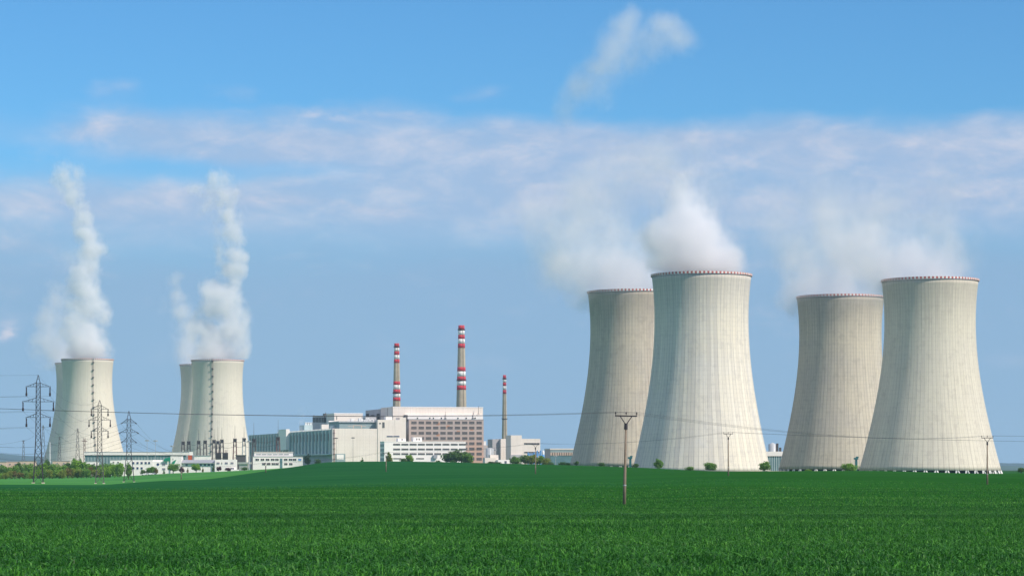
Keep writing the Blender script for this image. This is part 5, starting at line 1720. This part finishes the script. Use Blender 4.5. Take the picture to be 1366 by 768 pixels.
steam('thin spreading veil of steam above the two rightmost towers', 1120,
      [(1060, 320, 75, .8), (1110, 290, 85, .8), (1170, 285, 90, .7), (1230, 290, 85, .6), (1020, 290, 60, .5), (1280, 320, 60, .5), (1080, 360, 60, .6)], 0.022, 60, 0.024, name='steam_veil', seed=12, soft=0.9, breakup=1.1)
steam('tall crooked steam column above the leftmost far tower', 1826,
      [(117, 481, 44, 1.0), (115, 460, 44, 1.0), (117, 436, 42, 1.0), (114, 410, 37, 1.0), (113, 386, 31, 1.0), (118, 362, 28, 1.0), (119, 338, 27, 1.0), (116, 314, 26, .95), (113, 292, 24, .85),
       (108, 272, 24, .75), (101, 252, 26, .65), (90, 238, 29, .6), (106, 234, 22, .45)], 0.09, 44, 0.032, seed=5, rim=479, soft=0.7, breakup=1.4)
steam('ragged pale steam left of the tall crooked column', 1985,
      [(100, 486, 44, .95), (80, 470, 41, .9), (68, 448, 38, .85), (64, 425, 34, .75), (76, 404, 34, .6), (86, 380, 32, .5), (92, 355, 30, .4), (96, 430, 39, .6)], 0.04, 46, 0.030, seed=6, soft=0.85, breakup=1.0)
steam('tall steam column with a ragged head above the tower behind the switchyard', 1818,
      [(290, 482, 44, 1.0), (293, 462, 42, 1.0), (305, 440, 34, 1.0), (276, 442, 32, .9), (308, 414, 31, .9), (284, 414, 32, .9), (293, 388, 31, 1.0), (304, 362, 28, .95), (308, 338, 26, .9), (308, 314, 26, .8),
       (305, 290, 27, .7), (296, 268, 32, .65), (288, 248, 28, .65), (270, 262, 28, .45), (306, 252, 24, .4)], 0.088, 42, 0.032, seed=7, rim=480.5, soft=0.7, breakup=1.4)
steam('thin wisp of steam left of the column behind the switchyard', 1985,
      [(268, 488, 39, .8), (256, 466, 33, .8), (248, 444, 30, .75), (242, 420, 29, .75), (234, 398, 28, .7), (232, 378, 24, .6), (226, 410, 23, .5)], 0.045, 40, 0.034, seed=8, soft=0.85, breakup=1.0)
steam('torn steam cloud drifting high above the palest tower', 1040,
      [(828, 36, 44, .75), (816, 62, 50, .8), (803, 92, 50, .8), (786, 120, 46, .75), (766, 148, 40, .55), (888, 46, 46, .75), (872, 70, 42, .65), (908, 62, 38, .6), (845, 84, 50, .6), (858, 55, 36, .5)], 0.040, 40, 0.036, name='steam_cloud', seed=9, soft=0.9, breakup=0.95)
steam('small thin puff of steam above the turbine hall roof', 1560,
      [(401, 571, 6, .9), (403, 563, 7, .8), (404, 554, 7.5, .6), (402, 546, 7, .4)], 0.06, 6, 0.12, name='steam_puff', seed=10, soft=0.7, breakup=0.7, step=0.7)

# ================================================================== AIR
hm = bpy.data.materials.new('thin_blue_air')
hm.use_nodes = True
t = NT(hm.node_tree)
pv_ = t.n('ShaderNodeVolumePrincipled')
pv_.inputs['Color'].default_value = (0.55, 0.78, 1.0, 1)
pv_.inputs['Density'].default_value = 0.000035
oo = t.n('ShaderNodeOutputMaterial')
t.t.links.new(pv_.outputs[0], oo.inputs['Volume'])
hz = MB().box(-27000, 27000, -27000, 27000, -70, 430).build('haze', hm)
tag(hz, 'thin blue haze fading the distant hills', 'haze', kind='stuff')
